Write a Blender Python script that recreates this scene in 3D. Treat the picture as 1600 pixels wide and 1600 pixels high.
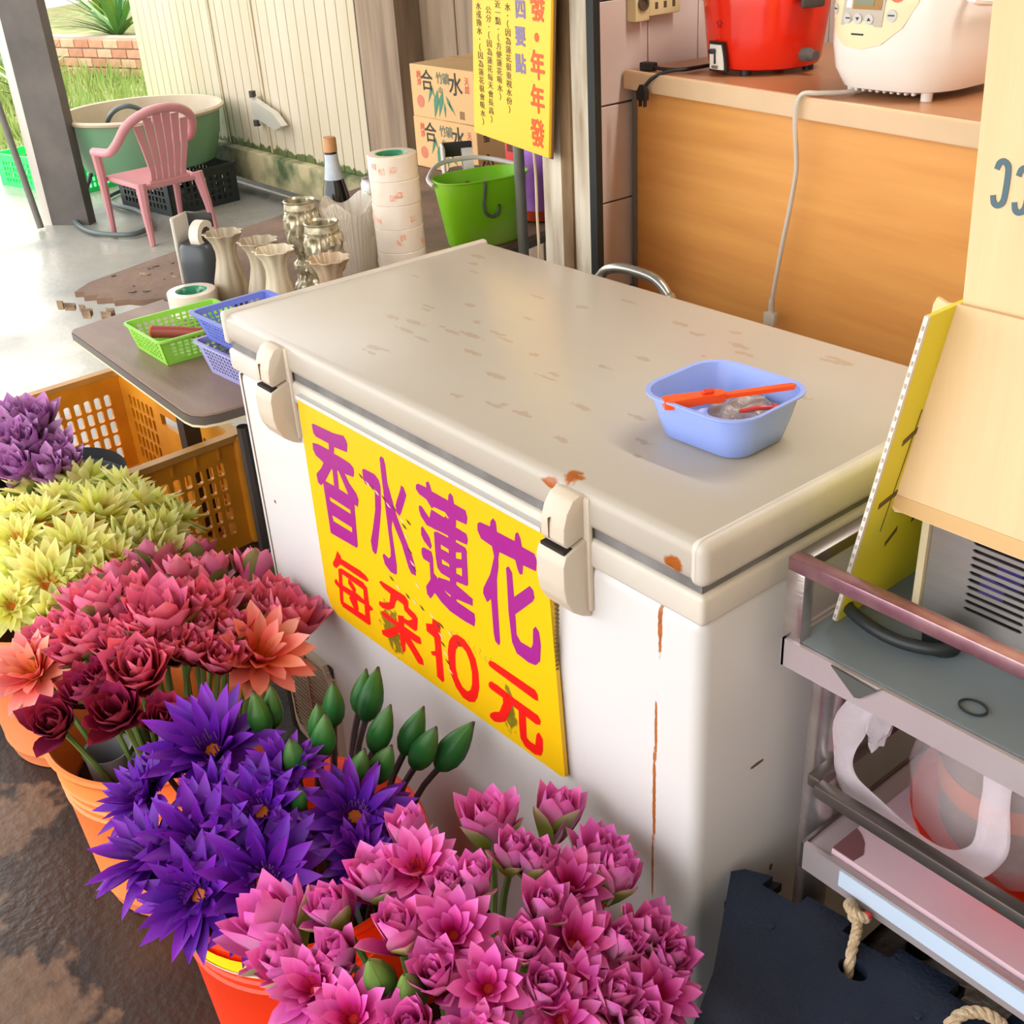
import bpy, bmesh, math, random
from math import sin, cos, pi, radians as R
from mathutils import Vector, Matrix, Quaternion, noise

for o in list(bpy.data.objects): bpy.data.objects.remove(o, do_unlink=True)
SC = bpy.context.scene
COL = SC.collection
RND = random.Random(7)

# ------------------------------------------------------------------ camera, world, sun, exposure
CAM = Vector((0.61891, -0.70428, 1.43980))
YAW, PITCH, ROLL = -0.91409, 0.50580, -0.06384
cd = bpy.data.cameras.new('camera'); cam = bpy.data.objects.new('camera', cd); COL.objects.link(cam)
cd.sensor_fit = 'HORIZONTAL'; cd.sensor_width = 36.0; cd.lens = 36.0 * 1776.26 / 1600.0
cd.clip_start = 0.02; cd.clip_end = 200
_f = Vector((sin(YAW)*cos(PITCH), cos(YAW)*cos(PITCH), -sin(PITCH)))
_r = Vector((cos(YAW), -sin(YAW), 0)); _u = _r.cross(_f)
_r2 = cos(ROLL)*_r + sin(ROLL)*_u; _u2 = -sin(ROLL)*_r + cos(ROLL)*_u
_m = Matrix((_r2, _u2, -_f)).transposed().to_4x4(); _m.translation = CAM
cam.matrix_world = _m
SC.camera = cam

W = bpy.data.worlds.new('overcast_sky'); SC.world = W; W.use_nodes = True
bgn = W.node_tree.nodes['Background']
bgn.inputs[0].default_value = (0.965, 0.98, 1.0, 1); bgn.inputs[1].default_value = 3.3

sd = bpy.data.lights.new('sun', 'SUN'); sun = bpy.data.objects.new('sun', sd); COL.objects.link(sun)
sd.energy = 3.0; sd.angle = R(4); sd.color = (1.0, 0.95, 0.86)
sun.rotation_euler = (R(38), 0, R(215))

vs = SC.view_settings
vs.view_transform = 'Standard'; vs.look = 'None'; vs.gamma = 1.0; vs.exposure = 0.26
vs.use_curve_mapping = False

# ------------------------------------------------------------------ helpers
def lin(c):
    o = []
    for v in c[:3]:
        v = v/255.0
        o.append(v/12.92 if v <= 0.04045 else ((v+0.055)/1.055)**2.4)
    return (o[0], o[1], o[2], 1.0)

MATS = {}
def mat(name, col, rough=0.5, metal=0.0, var=0.0, vs=8.0, col2=None, bump=0.0, bs=150.0, spec=0.5, trans=0.0,
        ior=1.45, alpha=1.0, emit=0.0, stretch=(1, 1, 1), thr=None, rvar=0.0, sss=0.0, det=5.0):
    """Principled material; a noise mixes the colour with col2 (or a darker tone)."""
    if name in MATS: return MATS[name]
    m = bpy.data.materials.new(name); m.use_nodes = True
    nt = m.node_tree; N = nt.nodes; L = nt.links; p = N['Principled BSDF']
    p.inputs['Roughness'].default_value = rough; p.inputs['Metallic'].default_value = metal
    p.inputs['Specular IOR Level'].default_value = spec; p.inputs['IOR'].default_value = ior
    p.inputs['Transmission Weight'].default_value = trans; p.inputs['Alpha'].default_value = alpha
    if sss: p.inputs['Subsurface Weight'].default_value = sss; p.inputs['Subsurface Radius'].default_value = (0.02, 0.01, 0.008)
    p.inputs['Base Color'].default_value = lin(col)
    if emit: p.inputs['Emission Color'].default_value = lin(col); p.inputs['Emission Strength'].default_value = emit
    if var or bump or rvar:
        tc = N.new('ShaderNodeTexCoord'); mp = N.new('ShaderNodeMapping'); mp.inputs['Scale'].default_value = stretch
        L.new(tc.outputs['Object'], mp.inputs['Vector'])
    if var or rvar:
        nz = N.new('ShaderNodeTexNoise'); nz.inputs['Scale'].default_value = vs; nz.inputs['Detail'].default_value = det
        L.new(mp.outputs[0], nz.inputs['Vector'])
        rp = N.new('ShaderNodeValToRGB')
        a, b = thr if thr else (0.3, 0.72)
        rp.color_ramp.elements[0].position = a; rp.color_ramp.elements[1].position = b
        L.new(nz.outputs['Fac'], rp.inputs[0])
    if var:
        mx = N.new('ShaderNodeMix'); mx.data_type = 'RGBA'
        mx.inputs['A'].default_value = lin(col)
        mx.inputs['B'].default_value = lin(col2) if col2 else tuple(v*0.55 for v in lin(col)[:3])+(1,)
        ml = N.new('ShaderNodeMath'); ml.operation = 'MULTIPLY'; ml.inputs[1].default_value = var
        L.new(rp.outputs[0], ml.inputs[0]); L.new(ml.outputs[0], mx.inputs['Factor'])
        L.new(mx.outputs['Result'], p.inputs['Base Color'])
    if rvar:
        mr = N.new('ShaderNodeMapRange'); mr.inputs['To Min'].default_value = rough; mr.inputs['To Max'].default_value = rough+rvar
        L.new(rp.outputs[0], mr.inputs['Value']); L.new(mr.outputs[0], p.inputs['Roughness'])
    if bump:
        nb = N.new('ShaderNodeTexNoise'); nb.inputs['Scale'].default_value = bs; nb.inputs['Detail'].default_value = 4
        L.new(mp.outputs[0], nb.inputs['Vector'])
        bp = N.new('ShaderNodeBump'); bp.inputs['Strength'].default_value = bump; bp.inputs['Distance'].default_value = 0.01
        L.new(nb.outputs['Fac'], bp.inputs['Height']); L.new(bp.outputs[0], p.inputs['Normal'])
    MATS[name] = m
    return m

def add_spots(m, spots, col, nscale=90.0, amp=0.6, dark=0.35, mixf=1.0):
    """patches with a shape of their own (rust, stains) round given points: (x, y, z, radius x, y, z)"""
    nt = m.node_tree; N = nt.nodes; L = nt.links; p = N['Principled BSDF']
    tc = N.new('ShaderNodeTexCoord'); nz = N.new('ShaderNodeTexNoise'); nz.inputs['Scale'].default_value = nscale
    L.new(tc.outputs['Object'], nz.inputs['Vector'])
    acc = None
    for (x, y, z, rx, ry, rz) in spots:
        sb = N.new('ShaderNodeVectorMath'); sb.operation = 'SUBTRACT'; sb.inputs[1].default_value = (x, y, z)
        dv = N.new('ShaderNodeVectorMath'); dv.operation = 'DIVIDE'; dv.inputs[1].default_value = (rx, ry, rz)
        ln = N.new('ShaderNodeVectorMath'); ln.operation = 'LENGTH'
        L.new(tc.outputs['Object'], sb.inputs[0]); L.new(sb.outputs[0], dv.inputs[0]); L.new(dv.outputs[0], ln.inputs[0])
        ad = N.new('ShaderNodeMath'); ad.operation = 'MULTIPLY_ADD'; ad.inputs[1].default_value = amp*2
        L.new(nz.outputs['Fac'], ad.inputs[0]); L.new(ln.outputs['Value'], ad.inputs[2])
        mr = N.new('ShaderNodeMapRange'); mr.inputs['From Min'].default_value = 1.0+amp; mr.inputs['From Max'].default_value = 0.75+amp
        L.new(ad.outputs[0], mr.inputs['Value'])
        if acc is None: acc = mr.outputs[0]
        else:
            mm = N.new('ShaderNodeMath'); mm.operation = 'MAXIMUM'; L.new(acc, mm.inputs[0]); L.new(mr.outputs[0], mm.inputs[1]); acc = mm.outputs[0]
    mx = N.new('ShaderNodeMix'); mx.data_type = 'RGBA'
    src = p.inputs['Base Color'].links[0].from_socket if p.inputs['Base Color'].links else None
    if src: L.new(src, mx.inputs['A'])
    else: mx.inputs['A'].default_value = p.inputs['Base Color'].default_value
    cn = N.new('ShaderNodeMix'); cn.data_type = 'RGBA'; cn.inputs['A'].default_value = lin(col); cn.inputs['B'].default_value = tuple(v*dark for v in lin(col)[:3])+(1,)
    L.new(nz.outputs['Fac'], cn.inputs['Factor']); L.new(cn.outputs['Result'], mx.inputs['B'])
    mf = N.new('ShaderNodeMath'); mf.operation = 'MULTIPLY'; mf.inputs[1].default_value = mixf; L.new(acc, mf.inputs[0])
    L.new(mf.outputs[0], mx.inputs['Factor']); L.new(mx.outputs['Result'], p.inputs['Base Color'])

MW = {}
def tag(o, label=None, cat=None, group=None, kind=None):
    if label: o['label'] = label
    if cat: o['category'] = cat
    if group: o['group'] = group
    if kind: o['kind'] = kind
    return o

def thing(name, label, cat, loc=(0, 0, 0), rotz=0.0, group=None):
    o = bpy.data.objects.new(name, None); COL.objects.link(o); o.empty_display_size = 0.05
    o.location = loc; o.rotation_euler = (0, 0, rotz)
    MW[o.name] = Matrix.Translation(loc) @ Matrix.Rotation(rotz, 4, 'Z')
    return tag(o, label, cat, group)

class B:
    """collects shapes into one mesh"""
    def __init__(s): s.bm = bmesh.new()
    def box(s, x0, x1, y0, y1, z0, z1, bev=0.0, seg=2, M=None):
        r = bmesh.ops.create_cube(s.bm, size=1.0); vs_ = r['verts']
        for v in vs_:
            v.co = Vector((x0+(v.co.x+.5)*(x1-x0), y0+(v.co.y+.5)*(y1-y0), z0+(v.co.z+.5)*(z1-z0)))
        if bev > 0:
            es = list({e for v in vs_ for e in v.link_edges})
            rr = bmesh.ops.bevel(s.bm, geom=es, offset=bev, segments=seg, profile=0.5, affect='EDGES')
            vs_ = list({v for f in rr['faces'] for v in f.verts} | {v for v in vs_ if v.is_valid})
        if M is not None:
            for v in vs_: v.co = M @ v.co
        return s
    def lathe(s, prof, n=24, c=(0, 0, 0), fn=None, M=None, cap=True):
        c = Vector(c); rings = []
        for (r, z) in prof:
            ring = []
            for i in range(n):
                a = 2*pi*i/n
                q = r if fn is None else fn(r, a, z)
                p = Vector((q*cos(a), q*sin(a), z))
                if M is not None: p = M @ p
                ring.append(s.bm.verts.new(p+c))
            rings.append(ring)
        for a, b in zip(rings, rings[1:]):
            for i in range(n):
                j = (i+1) % n
                s.bm.faces.new((a[i], a[j], b[j], b[i]))
        if cap:
            for ring, rv in (((rings[0], True), (rings[-1], False)) if cap is True else ((rings[0], True),)):
                try: s.bm.faces.new(list(reversed(ring)) if rv else ring)
                except ValueError: pass
        return s
    def tube(s, pts, r, n=8, closed=False, cap=True):
        pts = [Vector(p) for p in pts]; k = len(pts); rings = []
        up = None
        for i, p in enumerate(pts):
            if closed: t = pts[(i+1) % k]-pts[i-1]
            else: t = pts[min(i+1, k-1)]-pts[max(i-1, 0)]
            t.normalize()
            if up is None:
                up = Vector((0, 0, 1)) if abs(t.z) < 0.9 else Vector((1, 0, 0))
            up = up-t*up.dot(t)
            if up.length < 1e-6: up = t.orthogonal()
            up.normalize(); sd_ = t.cross(up)
            rr = r[i] if isinstance(r, (list, tuple)) else r
            rings.append([s.bm.verts.new(p+rr*(cos(2*pi*j/n)*up+sin(2*pi*j/n)*sd_)) for j in range(n)])
        pairs = list(zip(rings, rings[1:]))+([(rings[-1], rings[0])] if closed else [])
        for a, b in pairs:
            for i in range(n):
                j = (i+1) % n
                s.bm.faces.new((a[i], a[j], b[j], b[i]))
        if cap and not closed:
            s.bm.faces.new(list(reversed(rings[0]))); s.bm.faces.new(rings[-1])
        return s
    def plate(s, outer, holes, O, U, V, t):
        """flat plate with holes: outline in (a, b), mapped to O + a*U + b*V, thickness vector t"""
        O, U, V, t = Vector(O), Vector(U), Vector(V), Vector(t)
        tb = bmesh.new(); es = []
        for loop in [outer]+list(holes):
            vv = [tb.verts.new((a, b, 0)) for a, b in loop]
            for i in range(len(vv)): es.append(tb.edges.new((vv[i-1], vv[i])))
        bmesh.ops.triangle_fill(tb, edges=es, use_beauty=True, normal=(0, 0, 1))
        tb.verts.index_update()
        lo = [s.bm.verts.new(O+v.co.x*U+v.co.y*V) for v in tb.verts]
        hi = [s.bm.verts.new(O+v.co.x*U+v.co.y*V+t) for v in tb.verts]
        for f in tb.faces:
            ix = [v.index for v in f.verts]
            s.bm.faces.new([hi[i] for i in ix]); s.bm.faces.new([lo[i] for i in reversed(ix)])
        for e in tb.edges:
            if len(e.link_faces) == 1:
                a, b = e.verts[0].index, e.verts[1].index
                s.bm.faces.new((lo[a], lo[b], hi[b], hi[a]))
        tb.free()
        return s
    def loft(s, rings, cap0=True, cap1=True):
        rr = [[s.bm.verts.new(p) for p in ring] for ring in rings]; n = len(rr[0])
        for a, b in zip(rr, rr[1:]):
            for i in range(n):
                j = (i+1) % n
                s.bm.faces.new((a[i], a[j], b[j], b[i]))
        if cap0: s.bm.faces.new(list(reversed(rr[0])))
        if cap1: s.bm.faces.new(rr[-1])
        return s
    def quad(s, *p):
        s.bm.faces.new([s.bm.verts.new(q) for q in p]); return s
    def mesh(s, name, mats, smooth=40, M=None):
        if M is not None: bmesh.ops.transform(s.bm, matrix=M, verts=s.bm.verts)
        bmesh.ops.recalc_face_normals(s.bm, faces=s.bm.faces)
        me = bpy.data.meshes.new(name); s.bm.to_mesh(me); s.bm.free()
        for m in (mats if isinstance(mats, (list, tuple)) else [mats]): me.materials.append(m)
        if smooth:
            me.shade_smooth(); me.set_sharp_from_angle(angle=R(smooth))
        return me

def link(name, me, parent=None):
    o = bpy.data.objects.new(name, me); COL.objects.link(o)
    if parent is not None: o.parent = parent
    return o

def part(name, b, m, parent, smooth=40, label=None, kind=None, local=False):
    """a mesh given in world coordinates, made a child of parent (in the parent's own space)"""
    M = None
    if not local: M = MW[parent.name].inverted()
    me = b.mesh(name, m, smooth, M)
    o = link(name, me, parent); MW[o.name] = MW[parent.name]
    return tag(o, label, None, None, kind)

def solo(name, b, m, label, cat, group=None, smooth=40, base=None):
    """a thing that is one mesh; geometry given in world coordinates, origin at base"""
    base = Vector(base) if base is not None else Vector((0, 0, 0))
    me = b.mesh(name, m, smooth, Matrix.Translation(-base))
    o = link(name, me); o.location = base; MW[o.name] = Matrix.Translation(base)
    return tag(o, label, cat, group)

def struct(name, b, m, smooth=40, label=None):
    me = b.mesh(name, m, smooth); o = link(name, me); MW[o.name] = Matrix.Identity(4)
    return tag(o, label, None, None, 'structure')

def dup(o, parent=None):
    c = o.copy(); COL.objects.link(c)
    if parent is not None: c.parent = parent
    for ch in list(o.children): dup(ch, c)
    return c

def rrect(w, d, r, n=5):
    """rounded rectangle outline, centred, counter-clockwise"""
    o = []
    for sx, sy, a0 in ((1, 1, 0), (-1, 1, 90), (-1, -1, 180), (1, -1, 270)):
        for i in range(n):
            a = R(a0+90*i/(n-1))
            o.append((sx*(w/2-r)+r*cos(a), sy*(d/2-r)+r*sin(a)))
    return o

def catmull(pts, k=6, closed=False):
    P = [Vector(p) for p in pts]; n = len(P); out = []
    for i in range(n if closed else n-1):
        p0 = P[i-1] if (closed or i > 0) else P[0]; p1 = P[i]; p2 = P[(i+1) % n]; p3 = P[(i+2) % n] if (closed or i+2 < n) else P[-1]
        for j in range(k):
            t = j/k
            out.append(0.5*((2*p1)+(-p0+p2)*t+(2*p0-5*p1+4*p2-p3)*t*t+(-p0+3*p1-3*p2+p3)*t**3))
    if not closed: out.append(P[-1])
    return out

def text_mesh(body, size, m, offset=0.0, extrude=0.0004, shear=0.0):
    cu = bpy.data.curves.new('lettering', 'FONT'); cu.body = body; cu.size = size; cu.offset = offset; cu.extrude = extrude
    cu.align_x = 'CENTER'; cu.align_y = 'CENTER'; cu.shear = shear; cu.resolution_u = 3
    o = bpy.data.objects.new('lettering', cu); COL.objects.link(o)
    dg = bpy.context.evaluated_depsgraph_get()
    me = bpy.data.meshes.new_from_object(o.evaluated_get(dg)); bpy.data.objects.remove(o, do_unlink=True); bpy.data.curves.remove(cu)
    me.materials.clear(); me.materials.append(m)
    return me

def text_join(name, items, m, O, U, V, Nn, parent, thick=0.0, extrude=0.0004, scale_x=1.0):
    """items: (char, a, b, size) with a, b along U, V from O; all joined into one printed part"""
    bm = bmesh.new(); U, V, Nn, O = Vector(U).normalized(), Vector(V).normalized(), Vector(Nn).normalized(), Vector(O)
    cache = {}
    for (ch, a, b, size) in items:
        key = (ch, round(size, 4))
        if key not in cache: cache[key] = text_mesh(ch, size, m, 0.0, extrude)
        tmp = bmesh.new(); tmp.from_mesh(cache[key])
        # centre the glyph on its own bounds
        if tmp.verts:
            xs = [v.co.x for v in tmp.verts]; ys = [v.co.y for v in tmp.verts]
            cx, cy = (min(xs)+max(xs))/2, (min(ys)+max(ys))/2
            for v in tmp.verts:
                q = O+(a+(v.co.x-cx)*scale_x)*U+(b+v.co.y-cy)*V+(v.co.z)*Nn
                v.co = q
        tmp_me = bpy.data.meshes.new('tmp'); tmp.to_mesh(tmp_me); tmp.free(); bm.from_mesh(tmp_me)
        if thick:   # a bolder stroke: the same glyph again, shifted a little
            for q, (su, sv) in enumerate(((1, 0), (-1, 0), (0, 1), (0, -1))):
                t2 = tmp_me.copy(); t2.transform(Matrix.Translation(U*su*thick+V*sv*thick+Nn*.00003*(q+1))); bm.from_mesh(t2); bpy.data.meshes.remove(t2)
        bpy.data.meshes.remove(tmp_me)
    me = bpy.data.meshes.new(name); bm.transform(MW[parent.name].inverted()); bm.to_mesh(me); bm.free(); me.materials.append(m)
    o = link(name, me, parent); MW[o.name] = MW[parent.name]
    for k in cache.values(): bpy.data.meshes.remove(k)
    return o
# outlines of the painted characters on the price board (x, z in tenths of a millimetre)
SIGN = {
 'p1': [[[(-7390, 7740), (-7340, 7770), (-6790, 7800), (-6510, 7850), (-6450, 7800), (-6430, 7740), (-6470, 7610), (-6830, 7570), (-6950, 7580), (-7310, 7570), (-7380, 7610)]], [[(-6960, 7600), (-6810, 7600), (-6860, 7440), (-6990, 7440)]], [[(-7450, 7430), (-7300, 7460), (-6990, 7470), (-6860, 7460), (-6620, 7460), (-6440, 7450), (-6350, 7410), (-6350, 7330), (-6390, 7250), (-6640, 7220), (-6770, 7210), (-7050, 7150), (-7270, 7210), (-7410, 7240), (-7470, 7320)]], [[(-7130, 7290), (-6930, 7240), (-7240, 6880), (-7390, 6750), (-7470, 6770), (-7480, 6910), (-7290, 7080)]], [[(-6960, 7220), (-6830, 7240), (-6860, 6860), (-6990, 6860)]], [[(-6820, 7250), (-6650, 7250), (-6540, 7110), (-6370, 7000), (-6330, 6900), (-6380, 6780), (-6500, 6790), (-6590, 6880)]], [[(-7310, 6820), (-7240, 6880), (-6980, 6890), (-6570, 6890), (-6470, 6810), (-6510, 6630), (-6600, 6640), (-7190, 6640), (-7310, 6720)]], [[(-7310, 6800), (-7160, 6780), (-7180, 6640), (-7190, 6320), (-7160, 6160), (-7310, 5970)]], [[(-7210, 6570), (-6600, 6570), (-6590, 6340), (-7200, 6330)]], [[(-7310, 6110), (-7190, 6230), (-6620, 6250), (-6540, 6070), (-6580, 6020), (-7310, 5970)]], [[(-6600, 6660), (-6470, 6790), (-6540, 6070), (-6580, 6020), (-6640, 6250), (-6610, 6570)]], ],
 'p2': [[[(-6110, 7470), (-6060, 7500), (-5800, 7510), (-5710, 7460), (-5680, 7360), (-5740, 7000), (-5810, 6770), (-5960, 6320), (-6020, 6170), (-6070, 6130), (-6130, 6170), (-6140, 6320), (-6040, 6550), (-5900, 6920), (-5840, 7270), (-6070, 7260), (-6120, 7320)]], [[(-5610, 7820), (-5570, 7860), (-5510, 7850), (-5490, 7760), (-5490, 7630), (-5490, 7490), (-5420, 7260), (-5350, 7030), (-5210, 6760), (-5080, 6530), (-5030, 6380), (-5040, 6230), (-5150, 6220), (-5200, 6290), (-5310, 6620), (-5430, 6820), (-5480, 6930), (-5530, 6760), (-5520, 6500), (-5510, 6190), (-5530, 6050), (-5580, 6010), (-5700, 6000), (-5830, 6070), (-5860, 6200), (-5820, 6250), (-5700, 6220), (-5640, 6280), (-5620, 6400), (-5620, 6850), (-5620, 7220), (-5620, 7530)]], [[(-5150, 7580), (-5100, 7570), (-5050, 7470), (-5090, 7390), (-5240, 7120), (-5280, 7070), (-5340, 7100), (-5350, 7200), (-5290, 7320), (-5190, 7490)]], ],
 'p3': [[[(-4790, 7720), (-4740, 7760), (-4550, 7770), (-4550, 7850), (-4490, 7880), (-4460, 7830), (-4440, 7760), (-4090, 7760), (-4070, 7850), (-4030, 7890), (-3980, 7860), (-3970, 7760), (-3740, 7760), (-3710, 7670), (-3740, 7560), (-3960, 7540), (-3970, 7440), (-4060, 7420), (-4100, 7500), (-4180, 7560), (-4420, 7540), (-4480, 7500), (-4520, 7540), (-4580, 7590), (-4740, 7610), (-4800, 7660)]], [[(-4490, 7480), (-4220, 7470), (-4170, 7510), (-4130, 7430), (-3760, 7420), (-3740, 7340), (-3770, 7260), (-4060, 7230), (-4280, 7220), (-4460, 7200), (-4560, 7200), (-4550, 7340)]], [[(-4140, 7500), (-3980, 7470), (-4120, 6230), (-4250, 6200)]], [[(-4770, 7430), (-4710, 7440), (-4550, 7320), (-4540, 7200), (-4630, 7190), (-4750, 7280), (-4780, 7360)]], [[(-4780, 7090), (-4740, 7130), (-4600, 7020), (-4570, 6900), (-4610, 6840), (-4740, 6910), (-4790, 6980)]], [[(-4820, 6760), (-4770, 6800), (-4590, 6810), (-4570, 6710), (-4590, 6480), (-4530, 6450), (-4440, 6320), (-4270, 6260), (-3740, 6250), (-3730, 6150), (-3760, 6040), (-3960, 6020), (-4280, 6020), (-4480, 6080), (-4610, 6160), (-4730, 6010), (-4800, 6050), (-4810, 6170), (-4680, 6340), (-4660, 6610), (-4800, 6610), (-4830, 6680)]], [[(-4480, 7140), (-4360, 7160), (-4360, 7010), (-4360, 6890), (-4380, 6610), (-4470, 6640), (-4500, 6750), (-4490, 6990)]], [[(-4480, 7150), (-4430, 7180), (-4090, 7200), (-3810, 7200), (-3780, 7140), (-4080, 7020), (-4370, 7020), (-4450, 7050)]], [[(-4380, 6950), (-4220, 6960), (-4100, 6930), (-3890, 6990), (-3910, 6860), (-4090, 6780), (-4230, 6790), (-4400, 6800)]], [[(-4490, 6700), (-4240, 6740), (-4080, 6710), (-3820, 6730), (-3840, 6620), (-4150, 6570), (-4410, 6560), (-4480, 6610)]], [[(-3890, 7200), (-3790, 7150), (-3820, 6650), (-3940, 6630)]], [[(-4490, 6460), (-4270, 6510), (-4110, 6530), (-3750, 6470), (-3760, 6360), (-4100, 6300), (-4270, 6300), (-4440, 6320), (-4500, 6400)]], ],
 'p4': [[[(-3510, 7670), (-3460, 7710), (-3260, 7730), (-3240, 7810), (-3190, 7870), (-3140, 7840), (-3130, 7710), (-2800, 7720), (-2780, 7830), (-2730, 7870), (-2690, 7800), (-2670, 7700), (-2450, 7700), (-2410, 7620), (-2440, 7470), (-2670, 7450), (-2690, 7320), (-2740, 7290), (-2780, 7350), (-2810, 7460), (-3110, 7440), (-3140, 7340), (-3220, 7320), (-3250, 7460), (-3460, 7480), (-3520, 7570)]], [[(-3220, 7330), (-3140, 7350), (-3150, 7220), (-3200, 7010), (-3220, 6720), (-3230, 6060), (-3260, 6000), (-3330, 6030), (-3350, 6150), (-3350, 6660), (-3440, 6570), (-3510, 6670), (-3490, 6760), (-3330, 7030)]], [[(-3000, 7270), (-2950, 7310), (-2890, 7250), (-2880, 6910), (-2570, 7210), (-2510, 7180), (-2490, 7080), (-2530, 7010), (-2880, 6660), (-2880, 6360), (-2810, 6290), (-2610, 6300), (-2570, 6380), (-2550, 6610), (-2500, 6670), (-2440, 6620), (-2420, 6440), (-2450, 6190), (-2540, 6080), (-2680, 6050), (-2900, 6070), (-2980, 6200), (-3010, 6620), (-3000, 7100)]], ],
 'r1': [[[(-7200, 5700), (-7110, 5640), (-7110, 5600), (-6580, 5630), (-6420, 5610), (-6360, 5560), (-6400, 5510), (-6620, 5490), (-7160, 5480), (-7310, 5340), (-7390, 5340), (-7400, 5400), (-7290, 5540)]], [[(-7250, 5360), (-7140, 5370), (-7180, 5160), (-7250, 4750), (-7340, 4660), (-7340, 4790), (-7290, 5110)]], [[(-7250, 5360), (-7150, 5410), (-6530, 5440), (-6450, 5370), (-6560, 5300), (-6930, 5310), (-7240, 5310)]], [[(-6540, 5410), (-6440, 5400), (-6440, 5090), (-6360, 5070), (-6370, 5020), (-6460, 4970), (-6480, 4710), (-6540, 4670), (-6610, 4800), (-6580, 5120)]], [[(-7430, 5070), (-7370, 5120), (-7310, 5070), (-7180, 5090), (-6770, 5130), (-6440, 5090), (-6350, 5060), (-6380, 5010), (-6600, 5020), (-7000, 4980), (-7320, 4980), (-7430, 5010)]], [[(-7350, 4750), (-7260, 4750), (-6950, 4780), (-6600, 4810), (-6490, 4720), (-6540, 4670), (-7290, 4640)]], [[(-6980, 5300), (-6900, 5300), (-6780, 5200), (-6820, 5130), (-6790, 4850), (-6830, 4740), (-6930, 4780), (-7040, 4930), (-6880, 5120), (-7000, 5210)]], ],
 'r2': [[[(-6060, 5660), (-6010, 5710), (-5400, 5740), (-5320, 5690), (-5330, 5570), (-5180, 5540), (-5120, 5490), (-5170, 5270), (-5230, 5220), (-5530, 5230), (-5540, 5310), (-5380, 5330), (-5260, 5410), (-5450, 5470), (-5460, 5560), (-5610, 5570), (-5660, 5510), (-5730, 5370), (-5890, 5260), (-6060, 5210), (-6150, 5230), (-6130, 5300), (-5960, 5350), (-5830, 5430), (-5780, 5590), (-5960, 5610)]], [[(-6110, 5120), (-6070, 5160), (-5730, 5160), (-5480, 5160), (-5110, 5170), (-5100, 5060), (-5220, 5020), (-5510, 5010), (-5740, 5060), (-6070, 5050)]], [[(-5650, 5290), (-5490, 5350), (-5560, 4700), (-5640, 4640), (-5670, 4790)]], [[(-6170, 4770), (-6070, 4820), (-5830, 4990), (-5670, 5100), (-5650, 4990), (-5810, 4840), (-6020, 4700), (-6160, 4690)]], [[(-5520, 5050), (-5410, 5040), (-5110, 4790), (-5110, 4690), (-5240, 4650), (-5390, 4790), (-5530, 4890)]], ],
 'r3': [[[(-4920, 5510), (-4760, 5580), (-4740, 5680), (-4570, 5690), (-4590, 5390), (-4610, 4690), (-4660, 4640), (-4780, 4670), (-4750, 5220), (-4750, 5360), (-4920, 5380)]], [[(-4880, 5050), (-4740, 5140), (-4590, 5150), (-4630, 5080), (-4840, 5010)]], ],
 'r4': [[[(-4440, 5300), (-4390, 5480), (-4290, 5630), (-4180, 5700), (-4020, 5700), (-3900, 5630), (-3800, 5500), (-3760, 5290), (-3770, 5050), (-3830, 4850), (-3910, 4720), (-4040, 4650), (-4180, 4640), (-4330, 4740), (-4430, 4930), (-4450, 5120)], [(-4270, 5300), (-4240, 5420), (-4170, 5510), (-4090, 5550), (-4000, 5510), (-3940, 5390), (-3910, 5220), (-3930, 5020), (-3980, 4890), (-4060, 4820), (-4170, 4830), (-4260, 4940), (-4290, 5100)]], ],
 'r5': [[[(-3520, 5590), (-3480, 5650), (-3390, 5670), (-2580, 5680), (-2530, 5630), (-2530, 5540), (-2600, 5520), (-3380, 5540), (-3500, 5550)]], [[(-3550, 5250), (-3490, 5310), (-3360, 5320), (-3060, 5300), (-2550, 5300), (-2500, 5240), (-2520, 5170), (-2600, 5130), (-2810, 5140), (-3070, 5160), (-3270, 5170), (-3500, 5170), (-3550, 5190)]], [[(-3260, 5190), (-3070, 5200), (-3110, 5060), (-3240, 4790), (-3380, 4690), (-3490, 4640), (-3580, 4660), (-3570, 4730), (-3480, 4810), (-3360, 4880), (-3260, 5090)]], [[(-2940, 5160), (-2800, 5140), (-2810, 4790), (-2750, 4760), (-2640, 4770), (-2600, 4970), (-2550, 5030), (-2480, 4960), (-2490, 4770), (-2530, 4660), (-2660, 4600), (-2850, 4610), (-2940, 4700), (-2950, 4930)]], ],
}
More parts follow.
